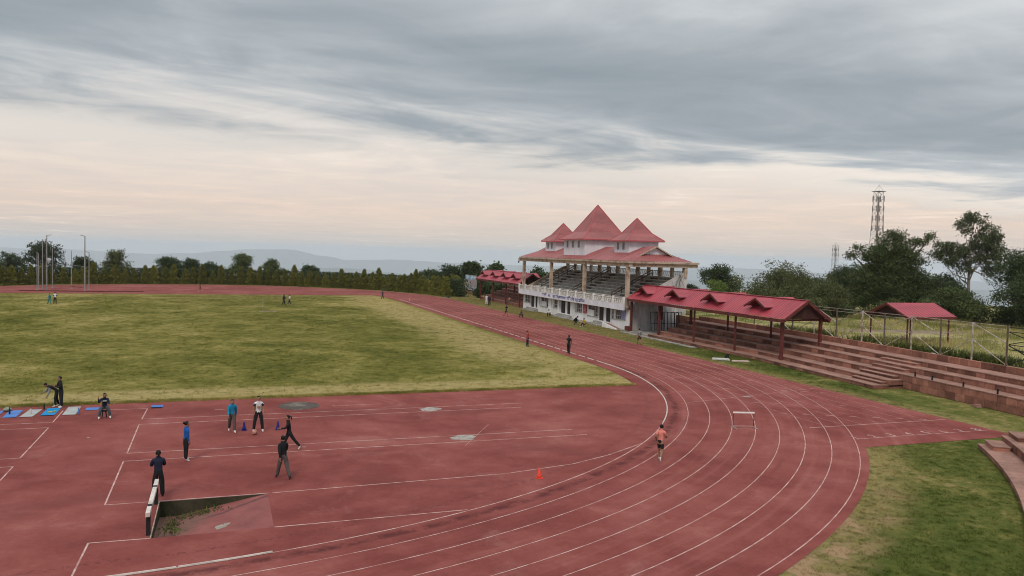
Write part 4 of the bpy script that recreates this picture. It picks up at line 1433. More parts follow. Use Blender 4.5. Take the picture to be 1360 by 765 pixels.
# the far terrace under it
ft = thing('stone_terrace', 'red stone steps under the far roofed stand', 'terrace', (55, 74, 0))
for k in range(5):
    MB().box(52.9 + 1.05 * k, 58.6, 62.7, 86.0, 0 if k == 0 else 0.42 * k - 0.02, 0.42 * (k + 1)).box(52.86 + 1.05 * k, 53.9 + 1.05 * k, 62.7, 86.0, 0.42 * (k + 1) + 0.001, 0.42 * (k + 1) + 0.05, 1).build('terrace_step', [STONE, SLAB], ft)
MB().box(58.2, 58.5, 62.7, 86.0, 2.1, 2.7).build('parapet', STONE, ft)
MB().box(51.9, 58.7, 19.55, 25.55, -0.02, 0.09).build('paving', CONCG, near_shed)
MB().box(50.75, 51.45, 9.0, 24.5, -0.02, 0.05).build('drain_cover', CONCG, near_shed)
MB().box(51.95, 52.5, 24.6, 25.5, 0.09, 0.62).build('plinth_block', TRIM, near_shed)

# frames stacked against the end wall of the grandstand
fr = thing('stacked_hurdle', 'black metal hurdle frame standing on end against the pale side wall', 'hurdle', (0, 0, 0), 'black frames under the roofed stand')
fm = MB()
fm.bar((0, 0, 0), (0, 0.25, 2.3), 0.06, 0.05)
fm.bar((0.95, 0, 0), (0.95, 0.25, 2.3), 0.06, 0.05)
fm.build('upright', BLACK, fr, loc=(0, 0, 0))
MB().bar((0, 0.245, 2.25), (0.95, 0.245, 2.25), 0.06, 0.06).build('top_bar', BLACK, fr, loc=(0, 0, 0))
MB().bar((0.0, 0.1, 0.9), (0.95, 0.1, 0.9), 0.05, 0.05).bar((0.48, 0.0, 0.02), (0.48, 0.235, 2.2), 0.05, 0.05).build('middle_bar', BLACK, fr, loc=(0, 0, 0))
spots = [(55.1, 24.6, 0.09, 0.05), (55.5, 24.1, 0.09, -0.1), (56.5, 24.5, 0.09, 0.12), (57.0, 23.9, 0.09, 0.0), (57.8, 24.4, 0.09, -0.12), (58.0, 23.5, 0.09, 0.2)]
for i, (x, y_, z_, a) in enumerate(spots):
    o = fr if i == 0 else copy_tree(fr)
    o.location = (x, y_, z_)
    o.rotation_euler = (0, 0, a)

# ------------------------------------------------------------------ picture board by the far stand
bb = thing('picture_board', 'tall printed picture board on posts beyond the far roofed stand', 'board', (55.8, 100.5, 0))
pm = bpy.data.materials.new('board_print')
pm.use_nodes = True
t = NT(pm.node_tree)
pb = t.n['Principled BSDF']
pb.inputs['Roughness'].default_value = 0.5
gp = t.new('ShaderNodeNewGeometry').outputs['Position']
gx, gy, gz = t.xyz(gp)
vo = t.new('ShaderNodeTexVoronoi')
vo.inputs['Scale'].default_value = 1.9
t.l.new(gp, vo.inputs['Vector'])
sky_p = t.mix(t.smooth(t.noise(gp, 1.2), 0.45, 0.6), (0.18, 0.33, 0.52), (0.55, 0.62, 0.66))
body = t.ramp(t.math('FRACT', t.math('MULTIPLY', vo.outputs['Distance'], 2.3)), [(0.0, (0.42, 0.33, 0.32)), (0.3, (0.15, 0.12, 0.15)), (0.55, (0.48, 0.46, 0.46)), (0.8, (0.34, 0.12, 0.13)), (1.0, (0.22, 0.36, 0.40))])
foot = t.mix(t.smooth(t.noise(gp, 2.2), 0.48, 0.56), (0.50, 0.51, 0.54), (0.10, 0.10, 0.15))
cc = t.mix(t.smooth(gz, 3.05, 3.2), body, sky_p)
cc = t.mix(t.smooth(gz, 1.65, 1.8), foot, cc)
t.put(pb.inputs['Base Color'], cc)
MB().box(55.75, 55.85, 98.0, 105.6, 0.85, 3.95).build('printed_panel', pm, bb)
fr_ = MB()
for yv in (98.0, 105.6):
    fr_.box(55.72, 55.90, yv - 0.06, yv + 0.06, 0.0, 4.05)
fr_.box(55.72, 55.90, 97.9, 105.7, 3.951, 4.05)
fr_.build('frame', STEEL, bb)
hd = MB()
hd.box(55.5, 55.9, 96.5, 106.0, 0, 0.6)
o = hd.build('low_wall', STONE)
tag(o, 'low reddish planter wall at the foot of the picture board', 'wall')

# ------------------------------------------------------------------ wire fence on the terrace parapet
fence = thing('wire_fence', 'pale rusting post and brace fence above the terrace parapet', 'fence', (58.5, -10, 2.0))
fu = [9.6, 6.6, 3.6, 0.6, -2.3, -5.4, -7.9, -10.7, -13.5, -16.3, -19.1]
for i, u in enumerate(fu):
    w_ = 0.045
    v = 58.72 + 0.0 * u
    MB().box(v - w_, v + w_, u - w_, u + w_, 1.98, 4.9).build('fence_post', RUST if i % 2 else mat('dark_post', (0.13, 0.09, 0.07), 0.8, 0.3, 2.0), fence)
for (a, b) in zip(fu[:-1], fu[1:]):
    v = 58.72
    MB().bar((v, a - 0.04, 4.86), (v, b + 0.04, 4.86), 0.035, 0.035).bar((v, a - 0.04, 4.62), (v, b + 0.04, 4.62), 0.03, 0.03).bar((v, a - 0.04, 3.62), (v, b + 0.04, 3.62), 0.022, 0.022).build('fence_rail', RUST, fence)
for i in range(1, len(fu) - 1, 2):
    v = 58.72
    if i + 1 < len(fu):
        MB().bar((v, fu[i] - 0.05, 4.8), (v, fu[i + 1] + 0.05, 3.66), 0.06, 0.05).build('fence_brace', RUST, fence)
        MB().bar((v, fu[i] - 0.05, 3.58), (v, fu[i + 1] + 0.05, 2.1), 0.06, 0.05).build('fence_brace', RUST, fence)
    MB().bar((v, fu[i] + 0.05, 4.8), (v, fu[i - 1] - 0.05, 3.66), 0.06, 0.05).build('fence_brace', RUST, fence)
    MB().bar((v, fu[i] + 0.05, 3.58), (v, fu[i - 1] - 0.05, 2.1), 0.06, 0.05).build('fence_brace', RUST, fence)
bf = thing('black_lattice_fence', 'black steel lattice fence at the end of the wire fence', 'fence', (58.7, -22, 2.0))
for (a, b) in ((-19.25, -22.4), (-22.4, -25.6)):
    f_ = MB()
    for z in (4.80, 4.48, 3.55, 3.20, 2.1):
        f_.bar((58.7, a, z), (58.7, b, z), 0.05, 0.05)
    f_.build('rail', BLACK, bf)
    f_ = MB()
    f_.bar((58.7, a, 4.45), (58.7, b, 3.6), 0.05, 0.05).bar((58.7, a, 3.58), (58.7, b, 4.42), 0.05, 0.05)
    f_.bar((58.7, a, 3.5), (58.7, b, 2.15), 0.06, 0.06).bar((58.7, b, 3.5), (58.7, a, 2.15), 0.05, 0.05).bar((58.75, a, 3.45), (58.75, b, 2.5), 0.05, 0.05)
    f_.build('brace', BLACK, bf)
    MB().box(58.65, 58.75, b - 0.05, b + 0.05, 1.98, 4.85).build('fence_post', BLACK, bf)

# ------------------------------------------------------------------ small pavilion in the field
pv = thing('pavilion', 'small open pavilion with a bright red gabled roof in the field', 'pavilion', (65.2, -4.4, fz))
py, pz, pr = -4.4, 4.42, 5.52
rf = MB()
rf.sheet((62.3, py - 2.5, pz), (68.0, py - 2.5, pz), (0, 2.5, pr - pz))
rf.sheet((62.3, py + 2.5, pz), (68.0, py + 2.5, pz), (0, -2.5, pr - pz))
rf.build('roof', ROOFS, pv)
bg_ = MB()
for xx in (62.27, 68.03):
    for s in (-1, 1):
        bg_.bar((xx, py + s * 2.5, pz - 0.07), (xx, py, pr - 0.05), 0.05, 0.16)
for s in (-1, 1):
    bg_.box(62.3, 68.0, py + s * 2.5 - 0.03, py + s * 2.5 + 0.03, pz - 0.18, pz - 0.02)
bg_.build('bargeboard', TRIM, pv)
for xx in (62.7, 67.5):
    MB().prism([(py - 2.2, pz - 0.02), (py + 2.2, pz - 0.02), (py, pr - 0.12)], 'x', xx, xx + 0.06).build('gable_boards', TRIMD, pv)
    for s in (-1, 1):
        MB().box(xx - 0.05, xx + 0.05, py + s * 2.1 - 0.05, py + s * 2.1 + 0.05, fz, pz - 0.03).build('post', TRIM, pv)

# ------------------------------------------------------------------ telecom masts


def mast(label, x, y, z0, z1, wb, wt, nseg, ants):
    t = thing('telecom_mast', label, 'mast', (x, y, z0))
    cn = [(-1, -1), (1, -1), (1, 1), (-1, 1)]

    def pt(c, z):
        w_ = wb + (wt - wb) * (z - z0) / (z1 - z0)
        return (x + c[0] * w_ / 2, y + c[1] * w_ / 2, z)
    for c in cn:
        MB().tube([pt(c, z0), pt(c, z1)], 0.065, 6).build('leg', STEEL, t)
    br = MB()
    for i in range(nseg):
        za, zb = z0 + (z1 - z0) * i / nseg, z0 + (z1 - z0) * (i + 1) / nseg
        for k in range(4):
            a, b = cn[k], cn[(k + 1) % 4]
            br.bar(pt(a, za), pt(b, zb), 0.045, 0.045)
            br.bar(pt(b, za), pt(a, zb), 0.045, 0.045)
            br.bar(pt(a, zb), pt(b, zb), 0.05, 0.05)
    br.build('bracing', mat('mast_steel', (0.34, 0.30, 0.28), 0.6, 0.2, 0.5), t)
    MB().box(x - 0.14, x + 0.14, y - 0.14, y + 0.14, z0, z1 - 1.5).build('cable_ladder', mat('cable_rust', (0.16, 0.10, 0.075), 0.8, 0.3, 1.0), t)
    ra = random.Random(int(x))
    for k in range(ants):
        z = z1 - 1.2 - 9.0 * (k // 4) / 3.0 * 0.9
        a = math.pi / 2 * (k % 4) + 0.5
        px_, py_ = x + (wt * 0.85) * math.cos(a), y + (wt * 0.85) * math.sin(a)
        an = MB()
        an.box(px_ - 0.14, px_ + 0.14, py_ - 0.1, py_ + 0.1, z - 1.6, z)
        an.bar((px_, py_, z - 1.0), (x + (px_ - x) * 0.5, y + (py_ - y) * 0.5, z - 1.0), 0.1, 0.1)
        an.build('antenna', mat('antenna_grey', (0.30, 0.27, 0.26), 0.6, 0.2, 1.0), t)
    MB().box(x - wt * 0.75, x + wt * 0.75, y - wt * 0.75, y + wt * 0.75, z1 - 0.06, z1 + 0.1).build('top_platform', STEEL, t)
    sp = MB()
    for c in cn:
        sp.bar((x + c[0] * wt / 2, y + c[1] * wt / 2, z1), (x, y, z1 + 1.75), 0.07, 0.07)
    sp.build('spike', STEEL, t)


mast('tall lattice telecom mast with antennas rising above the big tree', 176.4, 113.2, -2, 28.6, 3.3, 1.7, 18, 16)
mast('smaller distant lattice mast seen between the trees', 310.0, 277.0, -40, 17.0, 4.0, 1.9, 22, 10)
wire = MB()
pts = [Vector((61.9, 25.6, 7.6)).lerp(Vector((86, 44, 6.3)), k / 12) - Vector((0, 0, 0.5 * math.sin(math.pi * k / 12))) for k in range(13)]
wire.tube(pts, 0.03, 5)
o = wire.build('power_cable', BLACK)
tag(o, 'thin black cable running from the grandstand corner into the trees', 'cable')

# ------------------------------------------------------------------ trees
LEAF_DK = leaf_mat('leaf_dark', (0.022, 0.037, 0.016), (0.065, 0.090, 0.031))
LEAF_MD = leaf_mat('leaf_mid', (0.034, 0.056, 0.019), (0.109, 0.132, 0.040))
LEAF_OL = leaf_mat('leaf_olive', (0.053, 0.068, 0.025), (0.136, 0.146, 0.053))
LEAF_BR = leaf_mat('leaf_bright', (0.070, 0.116, 0.025), (0.202, 0.256, 0.062))
LEAF_CON = leaf_mat('leaf_conifer', (0.046, 0.058, 0.012), (0.225, 0.215, 0.034))
LEAF_GUM = leaf_mat('leaf_gum', (0.043, 0.062, 0.031), (0.116, 0.132, 0.056))


def crown_points(lobes, nclump, per, spread, g, shell=0.55):
    lobes = np.asarray(lobes, float)
    vol = lobes[:, 3] * lobes[:, 4] * lobes[:, 5]
    idx = g.choice(len(lobes), nclump, p=vol ** 0.75 / (vol ** 0.75).sum())
    d = g.normal(size=(nclump, 3))
    d /= np.linalg.norm(d, axis=1, keepdims=True)
    rad = g.uniform(shell ** 2, 1.0, nclump) ** 0.5 * g.uniform(0.82, 1.12, nclump)
    cen = lobes[idx, :3] + d * rad[:, None] * lobes[idx, 3:6]
    pts = np.repeat(cen, per, 0) + g.normal(size=(nclump * per, 3)) * spread * np.array([1, 1, 0.75])
    return pts, cen


def leaf_quads(pts, size, g, droop=0.0):
    n = len(pts)
    a = g.normal(size=(n, 3))
    a[:, 2] -= droop
    a /= np.linalg.norm(a, axis=1, keepdims=True)
    b = np.cross(a, g.normal(size=(n, 3)))
    b /= np.linalg.norm(b, axis=1, keepdims=True)
    s = size * g.uniform(0.6, 1.3, n)[:, None]
    v = np.empty((n * 4, 3))
    v[0::4] = pts - a * s
    v[1::4] = pts + b * s * 0.45
    v[2::4] = pts + a * s
    v[3::4] = pts - b * s * 0.45
    return v


def tree(name, label, x, y, z, lobes, leafm, nclump=160, per=34, spread=0.35, size=0.16, seed=1, bark=None, trunk_r=0.22, group=None, shell=0.5, droop=0.0, stem_top=None, lean=(0, 0)):
    """lobes relative to the foot; limbs run from the stem to every lobe"""
    g = np.random.default_rng(seed)
    t = thing(name, label, 'tree', (x, y, z), group)
    cx, cy = np.mean([l[0] for l in lobes]), np.mean([l[1] for l in lobes])
    top = stem_top or max(l[2] for l in lobes) * 0.75
    tr = MB()
    stem = [(0, 0, -0.2), (lean[0] * 0.2 + cx * 0.1, lean[1] * 0.2, top * 0.3), (cx * 0.4 + lean[0] * 0.5, cy * 0.4 + lean[1] * 0.5, top * 0.65), (cx * 0.8 + lean[0], cy * 0.8 + lean[1], top)]
    tr.tube(stem, [trunk_r * 1.25, trunk_r, trunk_r * 0.72, trunk_r * 0.4], 8)
    for l in lobes:
        f = g.uniform(0.35, 0.8)
        k = f * 3
        i = min(2, int(k))
        s = Vector(stem[i]).lerp(Vector(stem[i + 1]), k - i)
        e = Vector(l[:3])
        md = s.lerp(e, 0.5) + Vector(g.normal(size=3) * 0.2) - Vector((0, 0, 0.15 * (e - s).length))
        tr.tube([s, md, e], [trunk_r * 0.5, trunk_r * 0.33, trunk_r * 0.14], 6)
    pts, cen = crown_points(lobes, nclump, per, spread, g, shell)
    for c in cen[::max(1, len(cen) // 26)]:
        li = min(lobes, key=lambda l: (l[0] - c[0]) ** 2 + (l[1] - c[1]) ** 2 + (l[2] - c[2]) ** 2)
        tr.tube([li[:3], tuple(c)], [trunk_r * 0.16, trunk_r * 0.05], 4)
    tr.build('trunk', bark or BARK, t, True, loc=(0, 0, 0))
    fast_mesh('crown', leaf_quads(pts, size, g, droop), 4, leafm, t)
    return t


def dome(w, h, z0, n, seed, flat=0.75):
    """lobes of a broad crown: half width w, from z0 to h"""
    g = np.random.default_rng(seed)
    out = []
    zc = (z0 + h) / 2
    for i in range(n):
        a = g.uniform(0, 2 * math.pi)
        r = w * 0.62 * math.sqrt(g.uniform(0.05, 1))
        zz = g.uniform(0, 1)
        lr = w * g.uniform(0.34, 0.52)
        k = math.sqrt(max(0.05, 1 - (2 * zz - 1) ** 2 * 0.8))
        out.append((r * k * math.cos(a), r * k * math.sin(a), z0 + lr * 0.5 + (h - z0 - lr * 1.2) * zz, lr, lr, lr * flat))
    out.append((0, 0, h - w * 0.38, w * 0.42, w * 0.42, w * 0.38))
    return out


# far trees behind the hedge (top heights as they show above the hedge)
far = [(-50.5, 200, 5.4, 6.0, 'dark bushy tree at the picture edge behind the conifer hedge', LEAF_DK),
       (-39.4, 185.5, 9.2, 7.8, 'tallest spreading tree behind the throwing cage', LEAF_DK),
       (-30.1, 187.2, 4.6, 3.4, 'small dark tree just past the tall cage pole', LEAF_DK),
       (-20.3, 178.5, 6.9, 4.3, 'feathery round tree standing alone behind the hedge', LEAF_OL),
       (-7.9, 173.8, 5.4, 5.4, 'low dark dome-shaped tree behind the hedge', LEAF_DK),
       (-1.6, 171.5, 4.7, 3.4, 'small open tree beside the dome-shaped tree', LEAF_DK),
       (3.6, 175.2, 4.2, 4.0, 'squat dark tree between the dome tree and the tall bushy tree', LEAF_DK),
       (11.7, 161.5, 6.7, 4.5, 'tall bushy tree at the middle of the hedge', LEAF_MD),
       (18.6, 159.1, 5.2, 3.4, 'ragged tree on the shoulder of the hedge below the hill', LEAF_MD),
       (27.0, 146.0, 4.0, 2.6, 'small rounded tree poking over the hedge below the summit', LEAF_DK),
       (56.2, 118.5, 5.4, 4.2, 'dark pine group furthest from the picture board', LEAF_DK),
       (59.4, 112.5, 6.5, 3.6, 'dark upright pine behind the picture board', LEAF_DK),
       (62.5, 104.5, 6.3, 3.8, 'dark pine just over the far roofed stand', LEAF_DK),
       (67.2, 93.2, 5.9, 3.6, 'dark tree seen between the end columns of the grandstand', LEAF_DK),
       (72.2, 91.6, 5.4, 2.8, 'smaller dark tree seen through the open grandstand', LEAF_DK),
       (52.5, 121.5, 4.2, 3.4, 'dark shrubby tree where the hedge meets the pines', LEAF_DK)]
for i, (x, y, zt, hw, lab, lm) in enumerate(far):
    tree('far_tree', lab, x, y, 0, dome(hw, zt + 0.2, -2.5 if y > 150 else min(1.0, zt * 0.2), 13, 40 + i), lm, 260, 28, 0.45, 0.27, 60 + i, trunk_r=0.2, group='trees beyond the track', shell=0.35)

# trees to the right, beyond the field
tree('broad_tree', 'dense dark tree standing alone behind the roofed stand', 79.7, 46.2, 2.0, dome(3.5, 6.4, 0.6, 10, 3), LEAF_DK, 351, 34, 0.30, 0.136, 101, group='trees behind the terraces')
tree('leafy_bush', 'bright green bush in front of the dense dark tree', 69.6, 32.4, 2.0, dome(1.7, 4.0, 0.3, 7, 4), LEAF_BR, 121, 34, 0.22, 0.104, 102, trunk_r=0.1, group='trees behind the terraces')
tree('dark_bush', 'small dark bush at the grandstand corner', 89.1, 69.1, 2.0, dome(1.6, 2.0, 0.2, 6, 5), LEAF_DK, 81, 28, 0.25, 0.128, 103, trunk_r=0.1, group='trees behind the terraces')
tree('olive_tree', 'wide olive-green feathery tree behind the shed roof', 75.1, 26.5, 2.0, dome(6.0, 6.9, 0.3, 15, 6), LEAF_OL, 621, 38, 0.38, 0.136, 104, group='trees behind the terraces', shell=0.4)
tree('olive_tree', 'smaller olive tree between the feathery tree and the big dark one', 77.6, 20.6, 2.0, dome(3.2, 5.2, 0.3, 9, 7), LEAF_OL, 310, 36, 0.32, 0.120, 105, trunk_r=0.16, group='trees behind the terraces', shell=0.4)
tree('broad_tree', 'dark round tree filling the side of the big branching tree', 92.6, 31.8, 2.0, dome(5.2, 7.0, 0.3, 12, 8), LEAF_DK, 513, 34, 0.36, 0.144, 106, group='trees behind the terraces')
# the big branching tree: uneven, with long outlying sprays
big = [(0, 0, 9.2, 2.3, 2.3, 1.9), (-1.8, 0.6, 7.8, 2.4, 2.2, 1.7), (1.8, -0.6, 8.2, 2.2, 2.0, 1.6), (0.4, 0, 6.0, 3.4, 3.0, 2.2), (-2.6, 0.8, 5.0, 2.8, 2.6, 2.0), (2.6, -0.9, 5.4, 2.6, 2.4, 1.8),
       (0, 0, 3.4, 4.2, 3.6, 2.2), (-3.2, 1.2, 2.4, 2.6, 2.4, 1.8), (3.6, -1.2, 2.6, 2.4, 2.4, 2.0), (3.6, -1.2, 10.0, 1.3, 1.0, 0.55), (4.9, -1.7, 10.7, 0.9, 0.7, 0.35), (-4.1, 1.4, 9.0, 1.0, 0.8, 0.40), (-5.0, 1.7, 8.0, 0.8, 0.6, 0.32), (3.9, -1.4, 7.2, 1.2, 0.9, 0.5), (0.6, -0.2, 10.9, 1.3, 1.2, 0.7), (2.3, -0.8, 10.2, 1.2, 1.0, 0.6)]
tree('big_tree', 'largest dark tree with long side branches below the telecom mast', 91.4, 24.0, 2.0, big, LEAF_MD, 1026, 44, 0.36, 0.152, 107, trunk_r=0.42, group='trees behind the terraces', shell=0.35, stem_top=9.5)
gum = [(0.6, 0, 13.8, 1.7, 1.5, 1.0), (-0.9, 0.4, 12.5, 1.3, 1.2, 1.0), (2.6, -0.8, 11.6, 1.7, 1.5, 1.4), (3.4, -1.0, 9.6, 1.7, 1.5, 1.3), (1.2, -0.4, 10.4, 1.8, 1.6, 1.2), (-1.8, 0.8, 9.2, 1.9, 1.7, 1.1), (-3.6, 1.3, 9.6, 1.5, 1.2, 0.9), (-4.6, 1.6, 8.6, 1.1, 1.0, 0.8), (-2.6, 0.9, 7.8, 1.5, 1.3, 1.0), (2.4, -0.8, 8.0, 1.8, 1.5, 1.1), (0.2, 0, 8.6, 1.5, 1.4, 1.0), (3.4, -1.1, 6.4, 1.5, 1.4, 1.0), (-0.8, 0.3, 6.6, 1.2, 1.1, 0.8)]
tree('gum_tree', 'tall airy gum tree with pale forking trunk against the sky', 107.0, 25.0, 2.0, gum, LEAF_GUM, 430, 36, 0.32, 0.160, 108, PALEBARK, 0.22, 'trees behind the terraces', 0.55, 0.7, 11.0)
tree('broad_tree', 'dark low tree under the gum tree crown', 106.4, 28.9, 2.0, dome(4.6, 5.6, 0.2, 11, 11), LEAF_DK, 378, 34, 0.38, 0.152, 109, group='trees behind the terraces')
tree('broad_tree', 'mid-green rounded shrub tree right behind the pavilion roof', 95.0, 17.0, 2.0, dome(4.8, 4.3, 0.1, 11, 12), LEAF_MD, 405, 34, 0.38, 0.144, 110, group='trees behind the terraces')
tree('broad_tree', 'big dark tree overlapping the gum tree at the picture edge', 98.8, 10.2, 2.0, dome(4.8, 9.2, 0.2, 14, 13), LEAF_DK, 580, 36, 0.36, 0.144, 111, trunk_r=0.3, group='trees behind the terraces')
tree('broad_tree', 'dark spreading tree lowest at the picture edge behind the lattice fence', 93.5, 5.0, 2.0, dome(5.0, 6.4, 0.1, 13, 14), LEAF_DK, 486, 36, 0.38, 0.144, 112, group='trees behind the terraces')
tree('broad_tree', 'dark tree filling the gap between the big tree and the gum', 99.5, 22.0, 2.0, dome(4.8, 5.6, 0.1, 12, 15), LEAF_DK, 445, 36, 0.38, 0.144, 113, group='trees behind the terraces')
tree('broad_tree', 'dim tree deep behind the olive trees', 90.0, 40.0, 2.0, dome(4.5, 4.8, 0.1, 10, 16), LEAF_DK, 229, 30, 0.40, 0.160, 114, group='trees behind the terraces')
tree('broad_tree', 'dark tree closing the back row behind the gum tree', 113.0, 14.0, 2.0, dome(5.5, 6.2, 0.1, 12, 17), LEAF_DK, 351, 34, 0.42, 0.176, 115, group='trees behind the terraces')
tree('broad_tree', 'dark tree in the back row beyond the pavilion', 112.0, 36.0, 2.0, dome(5.5, 5.6, 0.1, 12, 18), LEAF_DK, 351, 34, 0.42, 0.176, 116, group='trees behind the terraces')
tree('broad_tree', 'low dark tree in the back row behind the shed roof', 97.0, 46.0, 2.0, dome(5.0, 4.6, 0.1, 10, 19), LEAF_DK, 297, 34, 0.42, 0.176, 117, group='trees behind the terraces')
tree('broad_tree', 'dark tree at the very edge of the picture behind the field', 106.0, 3.0, 2.0, dome(5.5, 7.4, 0.1, 12, 20), LEAF_DK, 378, 34, 0.42, 0.176, 118, group='trees behind the terraces')
# scrub at the foot of the trees
sc = [(84.5, 17.5), (88.5, 14.5), (91.5, 11.0), (88.0, 20.0), (94.0, 9.0), (96.0, 4.0), (80.5, 22.0), (74.0, 17.8), (72.0, 22.5), (100.0, 2.0)]
for i, (x, y) in enumerate(sc):
    tree('scrub_bush', 'low green scrub along the far edge of the field', x, y, 2.0, dome(2.3, 2.2 + 0.3 * (i % 3), 0.0, 6, 70 + i), (LEAF_MD, LEAF_OL)[i % 2], 70, 30, 0.34, 0.17, 200 + i, trunk_r=0.08, group='scrub at the edge of the field')

# hedge of clipped conifers round the far bend
protos = []
for s in range(5):
    g = np.random.default_rng(300 + s)
    n = 2300
    h = 3.7 + 0.25 * s
    zz = g.uniform(0, 1, n) ** 1.2
    an = g.uniform(0, 2 * math.pi, n)
    rad = (1.45 - 0.08 * s) * (1 - zz) ** 0.62 * np.sqrt(g.uniform(0.2, 1, n)) * (1 + 0.20 * np.sin(zz * 19 + s) + 0.22 * np.sin(an * 3 + zz * 9 + s * 2) + 0.15 * np.sin(an * 7 - zz * 21))
    pts = np.column_stack([rad * np.cos(an) + 0.12 * np.sin(zz * 5 + s), rad * np.sin(an), 0.12 + zz * h]) + g.normal(0, 0.11, (n, 3))
    t = thing('hedge_conifer', 'small pointed conifer in the clipped hedge round the far bend', 'conifer', (0, 0, 0), 'conifers in the far hedge')
    MB().tube([(0, 0, -0.1), (0, 0, h * 0.8)], [0.09, 0.03], 6).build('trunk', BARK, t, loc=(0, 0, 0))
    v = leaf_quads(pts, 0.17, g)
    fast_mesh('crown', v, 4, LEAF_CON, t)
    protos.append(t)
used = set()
hp = random.Random(21)
for a in np.arange(80, -84, -2.35):
    conif_pt = (49.0 * math.sin(R(a)), U1 + 49.0 * math.cos(R(a)))
    x, y = conif_pt[0] + hp.uniform(-0.25, 0.25), conif_pt[1] + hp.uniform(-0.25, 0.25)
    k = hp.randrange(5)
    if k in used:
        o = copy_tree(protos[k])
    else:
        o = protos[k]
        used.add(k)
    o.location = (x, y, 0)
    s = hp.uniform(0.74, 1.02)
    o.scale = (s * hp.uniform(0.9, 1.15), s * hp.uniform(0.9, 1.15), s)
    o.rotation_euler = (0, 0, hp.uniform(0, 6.28))
for k in range(5):
    if k not in used:
        for ch in list(protos[k].children):
            bpy.data.objects.remove(ch)
        bpy.data.objects.remove(protos[k])
# dark undergrowth behind the hedge closes the gaps between stems
g = np.random.default_rng(77)
n = 44000
aa = np.radians(g.uniform(-88, 82, n))
rr_ = 50.6 + np.abs(g.normal(0, 1.3, n))
pts = np.column_stack([rr_ * np.sin(aa), U1 + rr_ * np.cos(aa), 0.1 + 3.3 * g.uniform(0, 1, n) ** 1.1])
o = fast_mesh('undergrowth', leaf_quads(pts, 0.26, g), 4, LEAF_DK)
tag(o, 'dark undergrowth filling in behind the conifer hedge', 'undergrowth', kind='stuff')
n = 9000
pts = np.column_stack([57.5 + np.abs(g.normal(0, 1.6, n)), g.uniform(86.5, 112, n), 0.05 + 2.6 * g.uniform(0, 1, n) ** 1.2])
o = fast_mesh('undergrowth', leaf_quads(pts, 0.30, g), 4, LEAF_DK)
tag(o, 'dark shrubbery behind the picture board', 'undergrowth', kind='stuff')
tree('leafy_bush', 'yellow-green bush beside the picture board', 52.4, 101.5, 0.0, dome(1.9, 3.9, 0.2, 7, 91), LEAF_CON, 110, 32, 0.26, 0.16, 400, trunk_r=0.09, group='bushes by the picture board')
tree('dark_bush', 'dark rounded bush at the corner of the far roofed stand', 53.3, 89.0, 0.0, dome(1.1, 1.9, 0.1, 5, 92), LEAF_DK, 70, 30, 0.2, 0.13, 401, trunk_r=0.07, group='bushes by the picture board')

# ------------------------------------------------------------------ throwing cage
cage = thing('throwing_cage', 'tall bare steel poles of a throwing cage on the far apron', 'throwing cage', (-21.5, 106, 0))
poles = [(-25.62, 105.94, 6.9, 0), (-25.97, 109.13, 6.6, 0), (-24.1, 102.46, 9.2, 0), (-23.6, 103.3, 9.9, 1), (-24.09, 111.18, 7.5, 0), (-20.73, 110.11, 7.2, 0), (-17.6, 104.12, 10.0, -1), (-17.37, 107.38, 7.0, -1)]
for (x, y, h, arm) in poles:
    p = MB().tube([(x, y, 0), (x, y, h)], [0.075, 0.06] if h < 9.5 else [0.13, 0.09], 8)
    if arm:
        p.tube([(x, y, h - 0.05), (x + 0.75 * arm, y + 0.1, h + 0.16)], 0.07, 6)
    p.box(x - 0.25, x + 0.25, y - 0.25, y + 0.25, 0.0, 0.05)
    p.build('pole', STEEL, cage)
for a, b, z in ((0, 2, 4.3), (6, 7, 4.25), (5, 6, 4.4), (4, 5, 4.4), (0, 1, 4.3)):
    MB().bar((poles[a][0], poles[a][1], z), (poles[b][0], poles[b][1], z), 0.06, 0.06).build('crossbar', STEEL, cage)
MB().bar((poles[5][0], poles[5][1], 0.45), (poles[6][0], poles[6][1] , 0.45), 0.12, 0.1).build('base_bar', TRIM, cage)
MB().bar((-27.5, 101.4, 0.08), (-14.0, 100.0, 0.08), 0.30, 0.16).bar((-14.0, 100.0, 0.06), (-7.5, 101.2, 0.06), 0.25, 0.12).build('ground_frame', TRIM, cage)
net = MB().tube([(-24.3, 111.0, 5.5), (-24.6, 110.8, 5.2), (-24.9, 110.6, 5.6)], [0.2, 0.5, 0.2], 8).build('net_bundle', mat('grey_net', (0.40, 0.42, 0.43), 0.9, 0.3, 2.0), cage)

# ------------------------------------------------------------------ people
SKIN = mat('skin', (0.27, 0.145, 0.095), 0.6, 0.10, 6.0, coords='obj')
HAIR = mat('black_hair', (0.012, 0.010, 0.010), 0.5, 0.2, 20.0, coords='obj')
SHOEW = mat('white_shoe', (0.62, 0.60, 0.58), 0.6, 0.15, 12.0, coords='obj')
SHOED = mat('dark_shoe', (0.045, 0.042, 0.042), 0.6, 0.2, 12.0, coords='obj')


def cloth(name, c):
    return mat('cloth_' + name, c, 0.9, 0.28, 5.0, coords='obj', bump=0.35, bscale=9.0)


